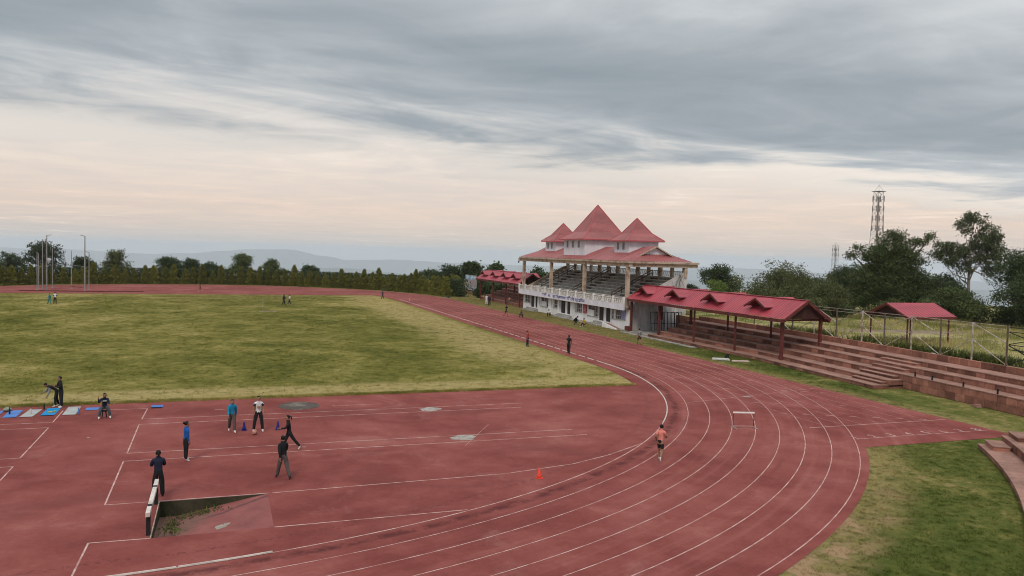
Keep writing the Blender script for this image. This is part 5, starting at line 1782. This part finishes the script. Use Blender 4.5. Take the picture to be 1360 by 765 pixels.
C_BLACK = cloth('black', (0.017, 0.017, 0.019))
C_NAVY = cloth('navy', (0.018, 0.022, 0.042))
C_BLUE = cloth('blue', (0.012, 0.085, 0.32))
C_TEAL = cloth('cyan', (0.015, 0.20, 0.36))
C_WHITE = cloth('white', (0.62, 0.61, 0.62))
C_PINK = cloth('pink', (0.62, 0.20, 0.165))
C_GREY = cloth('grey', (0.20, 0.205, 0.22))
C_DGREY = cloth('dark_grey', (0.090, 0.075, 0.072))
C_RED = cloth('red', (0.42, 0.055, 0.045))
C_YEL = cloth('yellow', (0.45, 0.30, 0.03))
C_GREEN = cloth('sea_green', (0.05, 0.20, 0.19))
C_SLATE = cloth('slate', (0.055, 0.075, 0.085))

POSES = {
    'stand': dict(lean=2, arms=[(4, 7, 12), (0, 7, 10)], legs=[(2, 4, 2), (-2, 4, 2)]),
    'apart': dict(lean=3, arms=[(8, 10, 22), (2, 14, 12)], legs=[(4, 9, 2), (8, 12, 4)]),
    'walk': dict(lean=4, arms=[(-22, 7, 14), (24, 7, 22)], legs=[(20, 2, 4), (-18, 2, 14)]),
    'stride': dict(lean=6, arms=[(34, 10, 60), (-18, 8, 18)], legs=[(-32, 2, 8), (22, 2, 6)]),
    'jog': dict(lean=8, arms=[(-32, 12, 80), (22, 12, 85)], legs=[(24, 2, 22), (-10, 2, 42)]),
    'fold': dict(lean=6, arms=[(28, 14, 95), (26, 14, 95)], legs=[(2, 5, 2), (-2, 5, 2)]),
    'bend': dict(lean=58, arms=[(38, 8, 20), (60, 8, 30)], legs=[(14, 4, 16), (2, 4, 18)]),
    'stool': dict(lean=12, arms=[(34, 8, 60), (60, 24, 110)], legs=[(84, 16, 88), (82, 16, 86)]),
    'sit': dict(lean=14, arms=[(26, 12, 30), (30, 12, 50)], legs=[(86, 14, 24), (96, 8, 62)]),
    'crouch': dict(lean=46, arms=[(42, 8, 14), (56, 8, 22)], legs=[(104, 10, 118), (66, 10, 122)]),
    'squat': dict(lean=26, arms=[(40, 10, 40), (44, 10, 40)], legs=[(112, 14, 128), (108, 14, 126)]),
}


def person(label, x, y, yaw, pose='stand', h=1.65, top=None, bottom=None, shoe=None, sleeve='long', leg='long', hair='short', loose=1.0, z=0.0, lie=False, group='people at the stadium', face=True, sleeve_mat=None, chest=None):
    P_ = POSES[pose]
    top, bottom, shoe = top or C_BLACK, bottom or C_BLACK, shoe or SHOED
    L = R(P_['lean'])
    up = Vector((0, math.sin(L), math.cos(L)))
    fw = Vector((0, math.cos(L), -math.sin(L)))
    v, rad, ed, reg = [], [], [], []

    def jt(p, rx, ry, par, region):
        v.append(Vector(p))
        rad.append((rx, ry))
        if par is not None:
            ed.append((par, len(v) - 1))
            reg.append(region)
        return len(v) - 1
    k = loose * 1.22
    O_ = Vector((0, 0, 0))
    pel = jt(O_, 0.135 * k, 0.105 * k, None, None)
    wai = jt(up * 0.15, 0.120 * k, 0.092 * k, pel, 'hip')
    che = jt(up * 0.34, 0.150 * k, 0.108 * k, wai, 'top')
    nkb = jt(up * 0.475, 0.085, 0.075, che, 'top')
    nck = jt(up * 0.545 + fw * 0.01, 0.062, 0.064, nkb, 'neck')
    hd1 = jt(up * 0.615 + fw * 0.022, 0.090, 0.104, nck, 'skin')
    hd2 = jt(up * 0.700 + fw * 0.015, 0.100, 0.120, hd1, 'skin')
    hd3 = jt(up * 0.755 + fw * 0.008, 0.070, 0.082, hd2, 'skin')
    hands = []
    for sx, (f, ab, el) in zip((-1, 1), P_['arms']):
        s = up * 0.435 + Vector((sx * 0.165, 0, 0))
        sh_ = jt(s, 0.066 * k, 0.066 * k, nkb, 'top')
        af = R(f) - L * 0.55
        d = Vector((sx * math.sin(R(ab)), math.sin(af) * math.cos(R(ab)), -math.cos(af) * math.cos(R(ab))))
        e = s + d * 0.275
        eb = jt(e, 0.050 * k, 0.050 * k, sh_, 'uarm')
        a2 = af + R(el)
        d2 = Vector((sx * math.sin(R(ab)) * 0.25 - (0.45 * sx if el > 85 and pose == 'fold' else 0), math.sin(a2), -math.cos(a2))).normalized()
        w = e + d2 * 0.245
        wr = jt(w, 0.033 if sleeve != 'long' else 0.040, 0.030 if sleeve != 'long' else 0.038, eb, 'farm')
        hn = jt(w + d2 * 0.075, 0.034, 0.020, wr, 'skin')
        hands.append((w + d2 * 0.06, d2, sx))
    feet = []
    for sx, (f, ab, kn) in zip((-1, 1), P_['legs']):
        s = Vector((sx * 0.088, 0, -0.045))
        hp_ = jt(s, 0.092 * k, 0.095 * k, pel, 'leg')
        d = Vector((sx * math.sin(R(ab)), math.sin(R(f)) * math.cos(R(ab)), -math.cos(R(f)) * math.cos(R(ab))))
        kk = s + d * 0.425
        kj = jt(kk, 0.064 * (k if leg == 'long' else 0.95), 0.066 * (k if leg == 'long' else 0.95), hp_, 'leg')
        a2 = R(f - kn)
        d2 = Vector((sx * math.sin(R(ab)) * 0.6, math.sin(a2), -math.cos(a2))).normalized()
        an = kk + d2 * 0.405
        aj = jt(an, 0.046 * (1.15 * k if leg == 'long' else 0.85), 0.048 * (1.15 * k if leg == 'long' else 0.85), kj, 'shin')
        pitch = a2 if a2 < 0 else a2 * 0.3
        pitch = max(-0.9, pitch)
        tf = Vector((sx * 0.12, math.cos(pitch), math.sin(pitch))).normalized()
        dn = Vector((0, 0, -1)) if pitch > -0.2 else Vector((0, math.sin(pitch), -math.cos(pitch)))
        to_ = jt(an + tf * 0.05 + dn * 0.055, 0.042, 0.036, aj, 'shoe')
        t2 = jt(an + tf * 0.165 + dn * 0.07, 0.036, 0.026, to_, 'shoe')
        feet += [an, v[t2]]
    me = bpy.data.meshes.new('person')
    me.from_pydata([tuple(p) for p in v], ed, [])
    tmp = bpy.data.objects.new('tmp_person', me)
    COL.objects.link(tmp)
    sk = tmp.modifiers.new('skin', 'SKIN')
    sk.use_smooth_shade = True
    sk.branch_smoothing = 0.6
    for i, d in enumerate(me.skin_vertices[0].data):
        d.radius = rad[i]
        d.use_root = (i == pel)
    ss = tmp.modifiers.new('sub', 'SUBSURF')
    ss.levels = 1
    ss.render_levels = 1
    bpy.context.view_layer.update()
    body = bpy.data.meshes.new_from_object(tmp.evaluated_get(bpy.context.evaluated_depsgraph_get()))
    bpy.data.objects.remove(tmp)
    body.materials.clear()
    mats_ = [SKIN, top, bottom, shoe, HAIR, sleeve_mat or top]
    A = np.array([v[a] for a, b in ed])
    B = np.array([v[b] for a, b in ed])
    cs = np.empty(len(body.polygons) * 3)
    body.polygons.foreach_get('center', cs)
    cs = cs.reshape(-1, 3)
    AB = B - A
    t = np.clip(np.einsum('nej,ej->ne', cs[:, None, :] - A[None], AB) / np.einsum('ej,ej->e', AB, AB)[None], 0, 1)
    dd = np.linalg.norm(cs[:, None, :] - (A[None] + t[..., None] * AB[None]), axis=2)
    # scale by limb thickness so trunk faces stay with the trunk
    rr = np.array([(rad[a][0] + rad[b][0]) / 2 for a, b in ed])
    near_ = np.argmin(dd - rr[None] * 0.9, axis=1)
    mi = np.zeros(len(cs), np.int32)
    for n_, e_ in enumerate(near_):
        rg, tt = reg[e_], t[n_, e_]
        if rg == 'hip':
            mi[n_] = 2 if tt < 0.25 else 1
        elif rg == 'top':
            mi[n_] = 1
        elif rg == 'neck':
            mi[n_] = 1 if tt < 0.45 else 0
        elif rg == 'uarm':
            mi[n_] = 5 if (sleeve == 'long' or (sleeve == 'short' and tt < 0.62)) else 0
        elif rg == 'farm':
            mi[n_] = 5 if (sleeve == 'long' and tt < 0.93) else 0
        elif rg == 'leg':
            mi[n_] = 2 if (leg == 'long' or tt < 0.72) else 0
        elif rg == 'shin':
            mi[n_] = 2 if (leg == 'long' and tt < 0.95) else (3 if tt > 0.93 else 0)
        elif rg == 'shoe':
            mi[n_] = 3
        else:
            mi[n_] = 0
    for m_ in mats_:
        body.materials.append(m_)
    body.polygons.foreach_set('material_index', mi)
    body.polygons.foreach_set('use_smooth', [True] * len(mi))
    body.update()
    # fingers, ears, nose, eyes: added to the same mesh
    ex = MB()
    for (w, d2, sx) in hands:
        sd = Vector((0, 1, 0)) if abs(d2.y) < 0.7 else Vector((0, 0, 1))
        sd = (sd - d2 * sd.dot(d2)).normalized()
        cur = Vector((-sx, 0, 0))
        for q, ln in zip((-0.026, -0.009, 0.009, 0.026), (0.062, 0.074, 0.070, 0.054)):
            b0 = w + d2 * 0.03 + sd * q
            b1 = b0 + d2 * ln * 0.6 + cur * 0.012
            ex.tube([b0, b1, b1 + d2 * ln * 0.35 + cur * 0.03], [0.0095, 0.009, 0.007], 5)
        b0 = w - d2 * 0.01 + sd * 0.026
        ex.tube([b0, b0 + sd * 0.028 + d2 * 0.03, b0 + sd * 0.03 + d2 * 0.06], [0.011, 0.010, 0.008], 5)
    hc = up * 0.665 + fw * 0.018
    if face:
        for sx in (-1, 1):
            ex.tube([hc + Vector((sx * 0.085, 0, 0)) + up * 0.03, hc + Vector((sx * 0.098, 0, 0)) - fw * 0.01, hc + Vector((sx * 0.085, 0, 0)) - up * 0.03], [0.010, 0.016, 0.009], 5)
            ex.tube([hc + Vector((sx * 0.034, 0, 0)) + fw * 0.078 + up * 0.012, hc + Vector((sx * 0.034, 0, 0)) + fw * 0.096 + up * 0.012], [0.012, 0.008], 5, 4)
        ex.tube([hc + fw * 0.085 + up * 0.015, hc + fw * 0.112 - up * 0.022, hc + fw * 0.088 - up * 0.03], [0.009, 0.015, 0.012], 5)
        ex.tube([hc + fw * 0.082 - up * 0.052 + Vector((-0.022, 0, 0)), hc + fw * 0.088 - up * 0.052, hc + fw * 0.082 - up * 0.052 + Vector((0.022, 0, 0))], [0.005, 0.008, 0.005], 5, 1 if False else 0)
    bm2 = bmesh.new()
    bm2.from_mesh(body)
    vv = [bm2.verts.new(p) for p in ex.v]
    for f_, m_ in zip(ex.f, ex.m):
        try:
            fc = bm2.faces.new([vv[i] for i in f_])
            fc.material_index = m_
            fc.smooth = True
        except ValueError:
            pass
    bm2.to_mesh(body)
    bm2.free()
    zmin = min(vt.co.z for vt in body.vertices)
    sc_ = h / 1.72
    t_ = thing('person', label, 'person', (x, y, z), group)
    o = bpy.data.objects.new('body', body)
    COL.objects.link(o)
    o.parent = t_
    hb = MB()
    hcen = up * 0.695 + fw * 0.004
    n = 14
    rows = [(-0.62, 0.84), (-0.28, 0.96), (0.15, 1.0), (0.55, 0.84), (0.82, 0.52), (0.96, 0.12)]
    vs, fs = [], []
    for (zt, wr) in rows:
        for q in range(n):
            a = 2 * math.pi * q / n
            ca, sa = math.cos(a), math.sin(a)
            lift = 0.0
            r_x, r_y = 0.094 * wr, (0.108 * wr if sa < 0.2 else 0.104 * wr)
            p = hcen + Vector((ca * r_x, 0, 0)) + fw * (sa * r_y - 0.008) + up * (zt * 0.105)
            if sa > 0.25 and zt < 0.4:
                p = hcen + Vector((ca * r_x * 0.85, 0, 0)) + fw * (sa * 0.062) + up * (zt * 0.105)
            vs.append(p)
    for i in range(len(rows) - 1):
        for q in range(n):
            fs.append((i * n + q, i * n + (q + 1) % n, (i + 1) * n + (q + 1) % n, (i + 1) * n + q))
    fs.append(tuple((len(rows) - 1) * n + q for q in range(n)))
    hb.add(vs, fs)
    if hair == 'bun':
        c = hcen - fw * 0.125 + up * 0.03
        hb.tube([c - up * 0.05, c - up * 0.025, c + up * 0.025, c + up * 0.05], [0.02, 0.05, 0.05, 0.02], 8)
    if hair in ('tail', 'long'):
        c = hcen - fw * 0.115 + up * 0.02
        hb.tube([c, c - fw * 0.05 - up * 0.05, c - fw * 0.045 - up * (0.18 if hair == 'tail' else 0.32)], [0.03, 0.038, 0.012], 7)
    ho = hb.build('hair', HAIR, t_, True, loc=(0, 0, 0))
    for ob in (o, ho):
        ob.scale = (sc_,) * 3
        ob.location = (0, 0, -zmin * sc_ - 0.004)
    if chest:
        cm, cw, chh, cz_ = chest
        cb = MB()
        cc_ = up * cz_ + fw * 0.095 * k
        cb.bar(cc_ - Vector((cw / 2, 0, 0)), cc_ + Vector((cw / 2, 0, 0)), 0.045, chh, 0, tuple(up))
        co_ = cb.build('chest_print', cm, t_, loc=(0, 0, 0))
        co_.scale = (sc_,) * 3
        co_.location = (0, 0, -zmin * sc_ - 0.004)
    t_.rotation_euler = (0, 0, yaw)
    if lie:
        t_.rotation_euler = (R(-82), 0, yaw)
        t_.location = (x, y, z + 0.14)
    return t_


def to_cam(x, y):
    return math.atan2(-(CAM_POS.x - x), CAM_POS.y - y)      # yaw that faces the camera


AWAY = math.pi
pr = person
pr('jogger in a pink T-shirt and black shorts running round the bend', 24.67, -29.2, to_cam(24.67, -29.2) + AWAY - 0.25, 'jog', 1.64, C_PINK, C_BLACK, SHOEW, 'short', 'short', 'short', 1.04)
pr('person in a bright blue jacket and black trousers with a hair bun', 4.73, -24.2, to_cam(4.7, -24.2) + 1.9, 'stand', 1.64, C_BLUE, C_BLACK, SHOEW, 'long', 'long', 'bun', 1.05)
pr('person in a cyan jacket and grey trousers walking by the blue cone', 6.62, -19.2, to_cam(6.6, -19.2) + 0.1, 'walk', 1.62, C_TEAL, C_DGREY, SHOEW, 'long', 'long', 'tail', 1.08)
pr('person in a white bib over a dark top waiting behind the ball', 7.85, -19.3, to_cam(7.8, -19.3) + 0.05, 'apart', 1.74, C_WHITE, C_BLACK, SHOEW, 'short', 'long', 'tail', 1.05, sleeve_mat=C_NAVY, chest=(cloth('tan', (0.36, 0.22, 0.13)), 0.15, 0.10, 0.26))
pr('person all in black striding towards the ball', 9.0, -23.4, to_cam(9.0, -23.4) - 1.45, 'stride', 1.62, C_BLACK, C_BLACK, SHOEW, 'long', 'long', 'tail', 1.03)
pr('person in a black jacket and grey trousers watching the ball game', 8.43, -27.9, to_cam(8.4, -27.9) + AWAY + 0.5, 'walk', 1.70, C_BLACK, C_DGREY, SHOED, 'long', 'long', 'short', 1.10)
pr('person in a navy tracksuit leaning by the steeplechase barrier', 4.0, -29.15, to_cam(4.0, -29.1) + AWAY + 0.1, 'fold', 1.66, C_NAVY, C_BLACK, SHOED, 'long', 'long', 'tail', 1.2)
pr('person in black standing close behind someone on the mats', -2.12, -11.1, to_cam(-2.1, -11.1) - 1.3, 'bend' if False else 'fold', 1.70, C_BLACK, C_BLACK, SHOEW, 'long', 'long', 'short', 1.05)
pr('person with pale sleeves bending forward on the grass edge by the mats', -2.38, -10.75, to_cam(-2.3, -10.8) - 1.5, 'bend', 1.60, C_BLACK, C_BLACK, SHOEW, 'long', 'long', 'short', 1.03, sleeve_mat=C_GREY)
pr('person in a dark sweater sitting low on a stool facing the camera', 0.40, -14.2, to_cam(0.4, -14.2), 'stool', 1.62, C_NAVY, C_SLATE, SHOEW, 'long', 'long', 'short', 1.05, chest=(C_WHITE, 0.19, 0.03, 0.37))
pr('man all in black walking along the inside of the straight', 36.0, 6.3, to_cam(36, 6.3) + AWAY - 0.2, 'walk', 1.72, C_BLACK, C_BLACK, SHOED, 'short', 'long', 'short', 1.08)
pr('person in a red top and dark trousers on the pitch edge', 34.15, 12.0, to_cam(34, 12) + 1.2, 'stand', 1.55, C_RED, C_NAVY, SHOED, 'long', 'long', 'tail', 1.0)
pr('man in a grey T-shirt and black shorts on the verge by the roofed stand', 46.3, 11.7, to_cam(46, 11.7) + AWAY + 0.3, 'walk', 1.72, C_GREY, C_BLACK, SHOED, 'short', 'short', 'short', 1.06)
pr('person in sea-green trousers far out on the pitch by the cage', -16.9, 68.3, to_cam(-17, 68) + 0.4, 'walk', 1.5, C_GREEN, C_GREEN, SHOED, 'long', 'long', 'long', 1.2, face=False)
pr('person in a black vest and pale scarf beside the sea-green figure', -16.3, 68.9, to_cam(-17, 68) + AWAY, 'fold', 1.66, C_WHITE, C_BLACK, SHOED, 'long', 'long', 'short', 1.05, face=False, sleeve_mat=C_BLACK)
pr('small dark figure jogging on the far apron', 2.19, 104.0, 1.4, 'jog', 1.6, C_BLACK, C_BLACK, SHOEW, 'short', 'short', 'short', 1.0, face=False)
pr('walker in a long dark dress far out on the pitch', 15.17, 68.1, -1.2, 'walk', 1.62, C_NAVY, C_NAVY, SHOED, 'long', 'long', 'long', 1.25, face=False)
pr('walker in a pale top beside the walker in the dark dress', 16.0, 68.15, -1.3, 'walk', 1.58, C_WHITE, C_NAVY, SHOEW, 'short', 'long', 'tail', 1.0, face=False)
pr('dark-clothed walker where the pitch meets the far bend', 33.63, 84.2, 1.8, 'walk', 1.62, C_DGREY, C_NAVY, SHOED, 'long', 'long', 'tail', 1.05, face=False)
pr('person in an orange-red top at the foot of the far hedge', 47.3, 100.5, 0.3, 'stand', 1.75, C_RED, C_BLACK, SHOED, 'long', 'long', 'short', 1.25, face=False)
pr('person in white standing beside a seated group at the far bend', 48.2, 97.0, 2.5, 'stand', 1.7, C_WHITE, C_WHITE, SHOED, 'short', 'long', 'short', 1.1, face=False)
pr('person sitting on the track edge near the figure in white', 47.3, 96.2, 2.6, 'sit', 1.65, C_PINK, C_BLACK, SHOED, 'short', 'long', 'short', 1.1, face=False)
pr('person lying on the track edge before the picture board', 47.1, 87.0, 0.2, 'stand', 1.65, C_SLATE, C_NAVY, SHOED, 'long', 'long', 'short', 1.05, lie=True, face=False)
pr('person in a white shirt standing before the far roofed stand', 49.0, 70.2, 2.4, 'stand', 1.7, C_WHITE, C_WHITE, SHOED, 'short', 'long', 'short', 1.1, face=False)
pr('person in dark clothes with the white-shirted one by the far stand', 48.6, 67.4, 2.6, 'stand', 1.72, C_NAVY, C_BLACK, SHOED, 'long', 'long', 'short', 1.1, face=False)
pr('person in a pale pink top sitting on the lowest far terrace step', 52.9, 69.0, 1.8, 'sit', 1.6, C_PINK, C_DGREY, SHOED, 'short', 'long', 'tail', 1.0, z=0.42, face=False)
pr('runner in black shirt and shorts on the outer lanes of the straight', 44.0, 46.0, AWAY + 0.3, 'jog', 1.72, C_BLACK, C_BLACK, SHOED, 'short', 'short', 'short', 1.05, face=False)
pr('person in dark kit squatting at the track edge below the first door', 45.9, 44.5, 2.2, 'squat', 1.65, C_DGREY, C_BLACK, SHOED, 'short', 'long', 'short', 1.05, face=False)
pr('person in a white shirt sitting by the grandstand wall', 50.6, 45.6, 2.0, 'squat', 1.66, C_WHITE, C_BLACK, SHOED, 'short', 'long', 'short', 1.05, face=False)
pr('person in black stretching over on the grass below the red banner', 48.9, 33.6, -1.9, 'crouch', 1.66, C_BLACK, C_BLACK, SHOED, 'long', 'long', 'short', 1.05, face=False)
pr('person in a yellow top sitting on the grass below the ramp', 49.3, 31.2, 2.1, 'sit', 1.62, C_YEL, C_BLACK, SHOEW, 'short', 'long', 'short', 1.05, face=False)

# ------------------------------------------------------------------ training gear
CONEB = mat('blue_cone', (0.018, 0.022, 0.16), 0.5, 0.2, 4.0, coords='obj')
CONEO = mat('orange_cone', (0.75, 0.075, 0.045), 0.5, 0.15, 4.0, coords='obj')


def cone(label, x, y, m_, h):
    t = thing('training_cone', label, 'cone', (x, y, 0.005), 'training cones')
    MB().lathe([(0.105, 0.02), (0.085, 0.10), (0.03, h - 0.01), (0.018, h)], 16).build('cone_body', m_, t, True, loc=(0, 0, 0))
    b = MB()
    b.box(-0.13, 0.13, -0.13, 0.13, 0.0, 0.022)
    b.build('cone_base', m_, t, loc=(0, 0, 0))


cone('dark blue cone beside the person in the cyan jacket', 7.19, -18.9, CONEB, 0.42)
cone('dark blue cone behind the striding person in black', 8.79, -19.1, CONEB, 0.42)
cone('orange cone standing alone near the bend', 18.33, -30.4, CONEO, 0.42)

ball_m = bpy.data.materials.new('ball_panels')
ball_m.use_nodes = True
t = NT(ball_m.node_tree)
gp = t.new('ShaderNodeTexCoord').outputs['Object']
vo = t.new('ShaderNodeTexVoronoi', feature='F1')
vo.inputs['Scale'].default_value = 7.0
t.l.new(gp, vo.inputs['Vector'])
t.put(t.n['Principled BSDF'].inputs['Base Color'], t.ramp(t.math('FRACT', t.math('MULTIPLY', vo.outputs['Distance'], 3.1)), [(0.0, (0.62, 0.45, 0.36)), (0.45, (0.45, 0.07, 0.05)), (0.75, (0.03, 0.025, 0.03)), (1.0, (0.6, 0.5, 0.45))]))
b = MB()
b.lathe([(0.125 * math.sin(math.pi * (i + 0.02) / 12.04), -0.125 * math.cos(math.pi * (i + 0.02) / 12.04)) for i in range(13)], 20)
o = b.build('ball', ball_m, None, True, loc=(0, 0, 0))
o.location = (7.64, -20.0, 0.127)
tag(o, 'red, white and black ball between the players', 'ball')

MATBL = mat('mat_blue', (0.085, 0.19, 0.46), 0.8, 0.15, 2.0)
MATGR = mat('mat_grey', (0.34, 0.35, 0.35), 0.8, 0.15, 2.0)
MATCY = mat('mat_cyan', (0.015, 0.22, 0.48), 0.8, 0.15, 2.0)


def exmat(label, x0, x1, y0, y1, m_, skew=0.0, curl=0.03):
    o = MB()
    n = 10
    vs, fs = [], []
    for i in range(n + 1):
        t_ = i / n
        y = y0 + (y1 - y0) * t_
        z = 0.016 + curl * max(0, abs(t_ - 0.5) * 2 - 0.75) ** 2 * 8
        vs += [(x0 + skew * t_, y, z), (x1 + skew * t_, y, z), (x0 + skew * t_, y, z - 0.010), (x1 + skew * t_, y, z - 0.010)]
        if i:
            k = 4 * i
            fs += [(k - 4, k - 3, k + 1, k), (k - 2, k + 2, k + 3, k - 1), (k - 4, k, k + 2, k - 2), (k - 3, k - 1, k + 3, k + 1)]
    fs += [(0, 2, 3, 1), (4 * n, 4 * n + 1, 4 * n + 3, 4 * n + 2)]
    o.add(vs, fs)
    q = o.build('exercise_mat', m_)
    tag(q, label, 'mat', 'exercise mats along the grass edge')


exmat('blue exercise mat cut off by the picture edge', -5.35, -4.72, -13.4, -11.5, MATBL)
exmat('blue exercise mat with a black bottle on it', -4.42, -3.80, -13.4, -11.55, MATBL, -0.05)
exmat('grey exercise mat with a white bottle on it', -3.66, -3.06, -13.4, -11.5, MATGR, 0.1)
exmat('bright cyan exercise mat with a small object on it', -2.74, -2.1, -13.25, -11.35, MATCY, 0.0, 0.06)
exmat('grey exercise mat nearest the seated person', -1.72, -1.1, -13.3, -11.1, MATGR, -0.05)
exmat('short blue mat just behind the seated person', -0.82, -0.18, -12.2, -11.55, MATBL)
exmat('folded blue mat lying alone by the grass edge', 2.45, 3.05, -12.3, -11.75, MATBL, 0.0, 0.12)


def bottle(label, x, y, m_, h=0.25):
    t = thing('water_bottle', label, 'bottle', (x, y, 0.022), 'bottles on the mats')
    MB().lathe([(0.038, 0), (0.042, 0.02), (0.042, h * 0.72), (0.02, h * 0.86)], 12).build('bottle_body', m_, t, True, loc=(0, 0, 0))
    MB().lathe([(0.022, h * 0.861), (0.022, h), (0.012, h + 0.008)], 10).build('bottle_cap', BLACK, t, True, loc=(0, 0, 0))


bottle('black water bottle on the blue mat', -4.26, -12.5, BLACK, 0.36)
bottle('white water bottle on the grey mat', -3.27, -12.6, RAIL, 0.32)
bottle('blue water bottle beside the last grey mat', -0.95, -13.2, MATBL, 0.34)
bottle('dark bottle at the top of the cyan mat', -2.86, -11.5, mat('dark_green_bottle', (0.02, 0.035, 0.03), 0.4, 0.2, 4.0), 0.34)
b = MB()
b.lathe([(0.05, 0.0), (0.17, 0.03), (0.19, 0.10), (0.12, 0.18), (0.03, 0.2)], 10, (-4.55, -11.6, 0.02), 0, 1.2, 0.8)
o = b.build('kit_bag', mat('khaki_bag', (0.22, 0.24, 0.19), 0.9, 0.3, 4.0), None, True)
tag(o, 'small khaki bag at the top of the blue mats', 'bag')
b = MB()
b.box(-2.52, -2.30, -12.5, -12.36, 0.022, 0.07)
b.lathe([(0.05, 0), (0.06, 0.05), (0.02, 0.09)], 8, (-2.2, -12.4, 0.022))
o = b.build('folded_cloth', mat('yellow_cloth', (0.40, 0.36, 0.10), 0.9, 0.3, 6.0))
tag(o, 'small yellow bundle lying on the cyan mat', 'cloth')
st = thing('stool', 'small black stool under the seated person', 'stool', (0.40, -14.3, 0))
MB().lathe([(0.16, 0.33), (0.17, 0.36), (0.16, 0.39), (0.05, 0.395)], 14, (0.40, -14.32, 0)).build('seat', BLACK, st, True)
for k in range(4):
    a = math.pi / 4 + k * math.pi / 2
    MB().tube([(0.40 + 0.15 * math.cos(a), -14.32 + 0.15 * math.sin(a), 0.0), (0.40 + 0.1 * math.cos(a), -14.32 + 0.1 * math.sin(a), 0.335)], 0.018, 6).build('leg', BLACK, st)


def hurdle(label, x, y, yaw, h=0.84, w=1.18):
    t = thing('hurdle', label, 'hurdle', (x, y, 0))
    MB().box(-w / 2, w / 2, -0.012, 0.012, h - 0.08, h).build('top_bar', mat('hurdle_white', (0.80, 0.78, 0.76), 0.6, 0.1, 3.0), t, loc=(0, 0, 0))
    for s in (-1, 1):
        MB().tube([(s * w / 2 * 0.97, 0.015, 0.02), (s * w / 2 * 0.97, 0.02, h - 0.03)], 0.018, 8).build('upright', BLACK, t, loc=(0, 0, 0))
        MB().bar((s * w / 2 * 0.97, 0.03, 0.025), (s * w / 2 * 0.97, -0.62, 0.025), 0.05, 0.04).build('foot', STEEL, t, loc=(0, 0, 0))
    MB().bar((-w / 2, 0.02, 0.05), (w / 2, 0.02, 0.05), 0.04, 0.04).build('lower_bar', mat('pink_bar', (0.42, 0.24, 0.22), 0.7, 0.2, 3.0), t, loc=(0, 0, 0))
    t.rotation_euler = (0, 0, yaw)


hurdle('single white-topped hurdle standing in the middle lanes of the bend', 32.85, -24.1, -0.30)
# white boards and a starting block left on the verge
b = MB()
b.prism([(-0.75, 0), (0.75, 0), (0.75, 0.10), (-0.75, 0.10)], 'x', -0.35, 0.35)
b.box(-0.30, 0.30, -0.7, 0.7, 0.101, 0.13)
o = b.build('white_board', mat('dull_white', (0.50, 0.48, 0.46), 0.7, 0.3, 3.0), None, loc=(0, 0, 0))
o.location = (48.4, 0.5, 0.0)
o.rotation_euler = (0, 0, R(62))
tag(o, 'white take-off board left on the grass before the shed', 'board')
b = MB().box(-0.18, 0.18, -0.75, 0.75, 0.0, 0.09).box(-0.12, 0.12, -0.7, 0.7, 0.091, 0.105)
o = b.build('plank', mat('pinkish_plank', (0.52, 0.40, 0.36), 0.8, 0.2, 2.0), None, loc=(0, 0, 0))
o.location = (49.5, -0.9, 0.0)
o.rotation_euler = (0, 0, R(66))
tag(o, 'pale pinkish plank lying in front of the white board', 'plank')
sb = thing('starting_block', 'black starting block lying behind the white board', 'starting block', (49.3, 0.9, 0))
MB().bar((48.9, 0.6, 0.16), (49.7, 1.2, 0.16), 0.08, 0.06).build('spine', BLACK, sb)
for q in (0.25, 0.8):
    MB().bar((48.9 + 0.8 * q, 0.6 + 0.6 * q, 0.12), (48.95 + 0.8 * q, 0.6 + 0.6 * q, 0.42), 0.16, 0.14).build('pedal', BLACK, sb)
cp = thing('corner_pole', 'thin upright pole on a low bar out on the pitch', 'pole', (11.44, 54.9, 0))
MB().tube([(11.44, 54.9, 0), (11.44, 54.9, 1.75)], 0.03, 6).build('pole', RUST, cp)
MB().box(10.9, 13.3, 54.85, 54.95, 0.0, 0.06).build('ground_bar', RUST, cp)
kb = MB().lathe([(0.10, 0.0), (0.09, 0.08), (0.03, 0.34), (0.02, 0.36)], 10)
o = kb.build('marker_cone', mat('yellow_cone', (0.75, 0.42, 0.05), 0.6, 0.1, 4.0), None, True, loc=(0, 0, 0))
o.location = (37.6, 79.5, 0.005)
tag(o, 'tiny yellow marker cone on the inside lane of the far straight', 'cone')

# ------------------------------------------------------------------ air
hz = bpy.data.meshes.new('haze')
bm = bmesh.new()
bmesh.ops.create_cube(bm, size=1.0)
X0, X1, Y0, Y1, Z0, Z1 = -27200, 27300, -27200, 27300, -1003, 34
for vt in bm.verts:
    vt.co = ((X0 + X1) / 2 + vt.co.x * (X1 - X0), (Y0 + Y1) / 2 + vt.co.y * (Y1 - Y0), (Z0 + Z1) / 2 + vt.co.z * (Z1 - Z0))
bm.to_mesh(hz)
bm.free()
hm = bpy.data.materials.new('air')
hm.use_nodes = True
nt_ = hm.node_tree
nt_.nodes.clear()
ou = nt_.nodes.new('ShaderNodeOutputMaterial')
pvn = nt_.nodes.new('ShaderNodeVolumePrincipled')
pvn.inputs['Color'].default_value = (0.86, 0.91, 0.97, 1)
pvn.inputs['Density'].default_value = 0.000075
pvn.inputs['Anisotropy'].default_value = 0.0
nt_.links.new(pvn.outputs[0], ou.inputs['Volume'])
hz.materials.append(hm)
ho_ = bpy.data.objects.new('haze', hz)
COL.objects.link(ho_)
tag(ho_, 'pale evening haze over the distant hills', 'haze', kind='stuff')
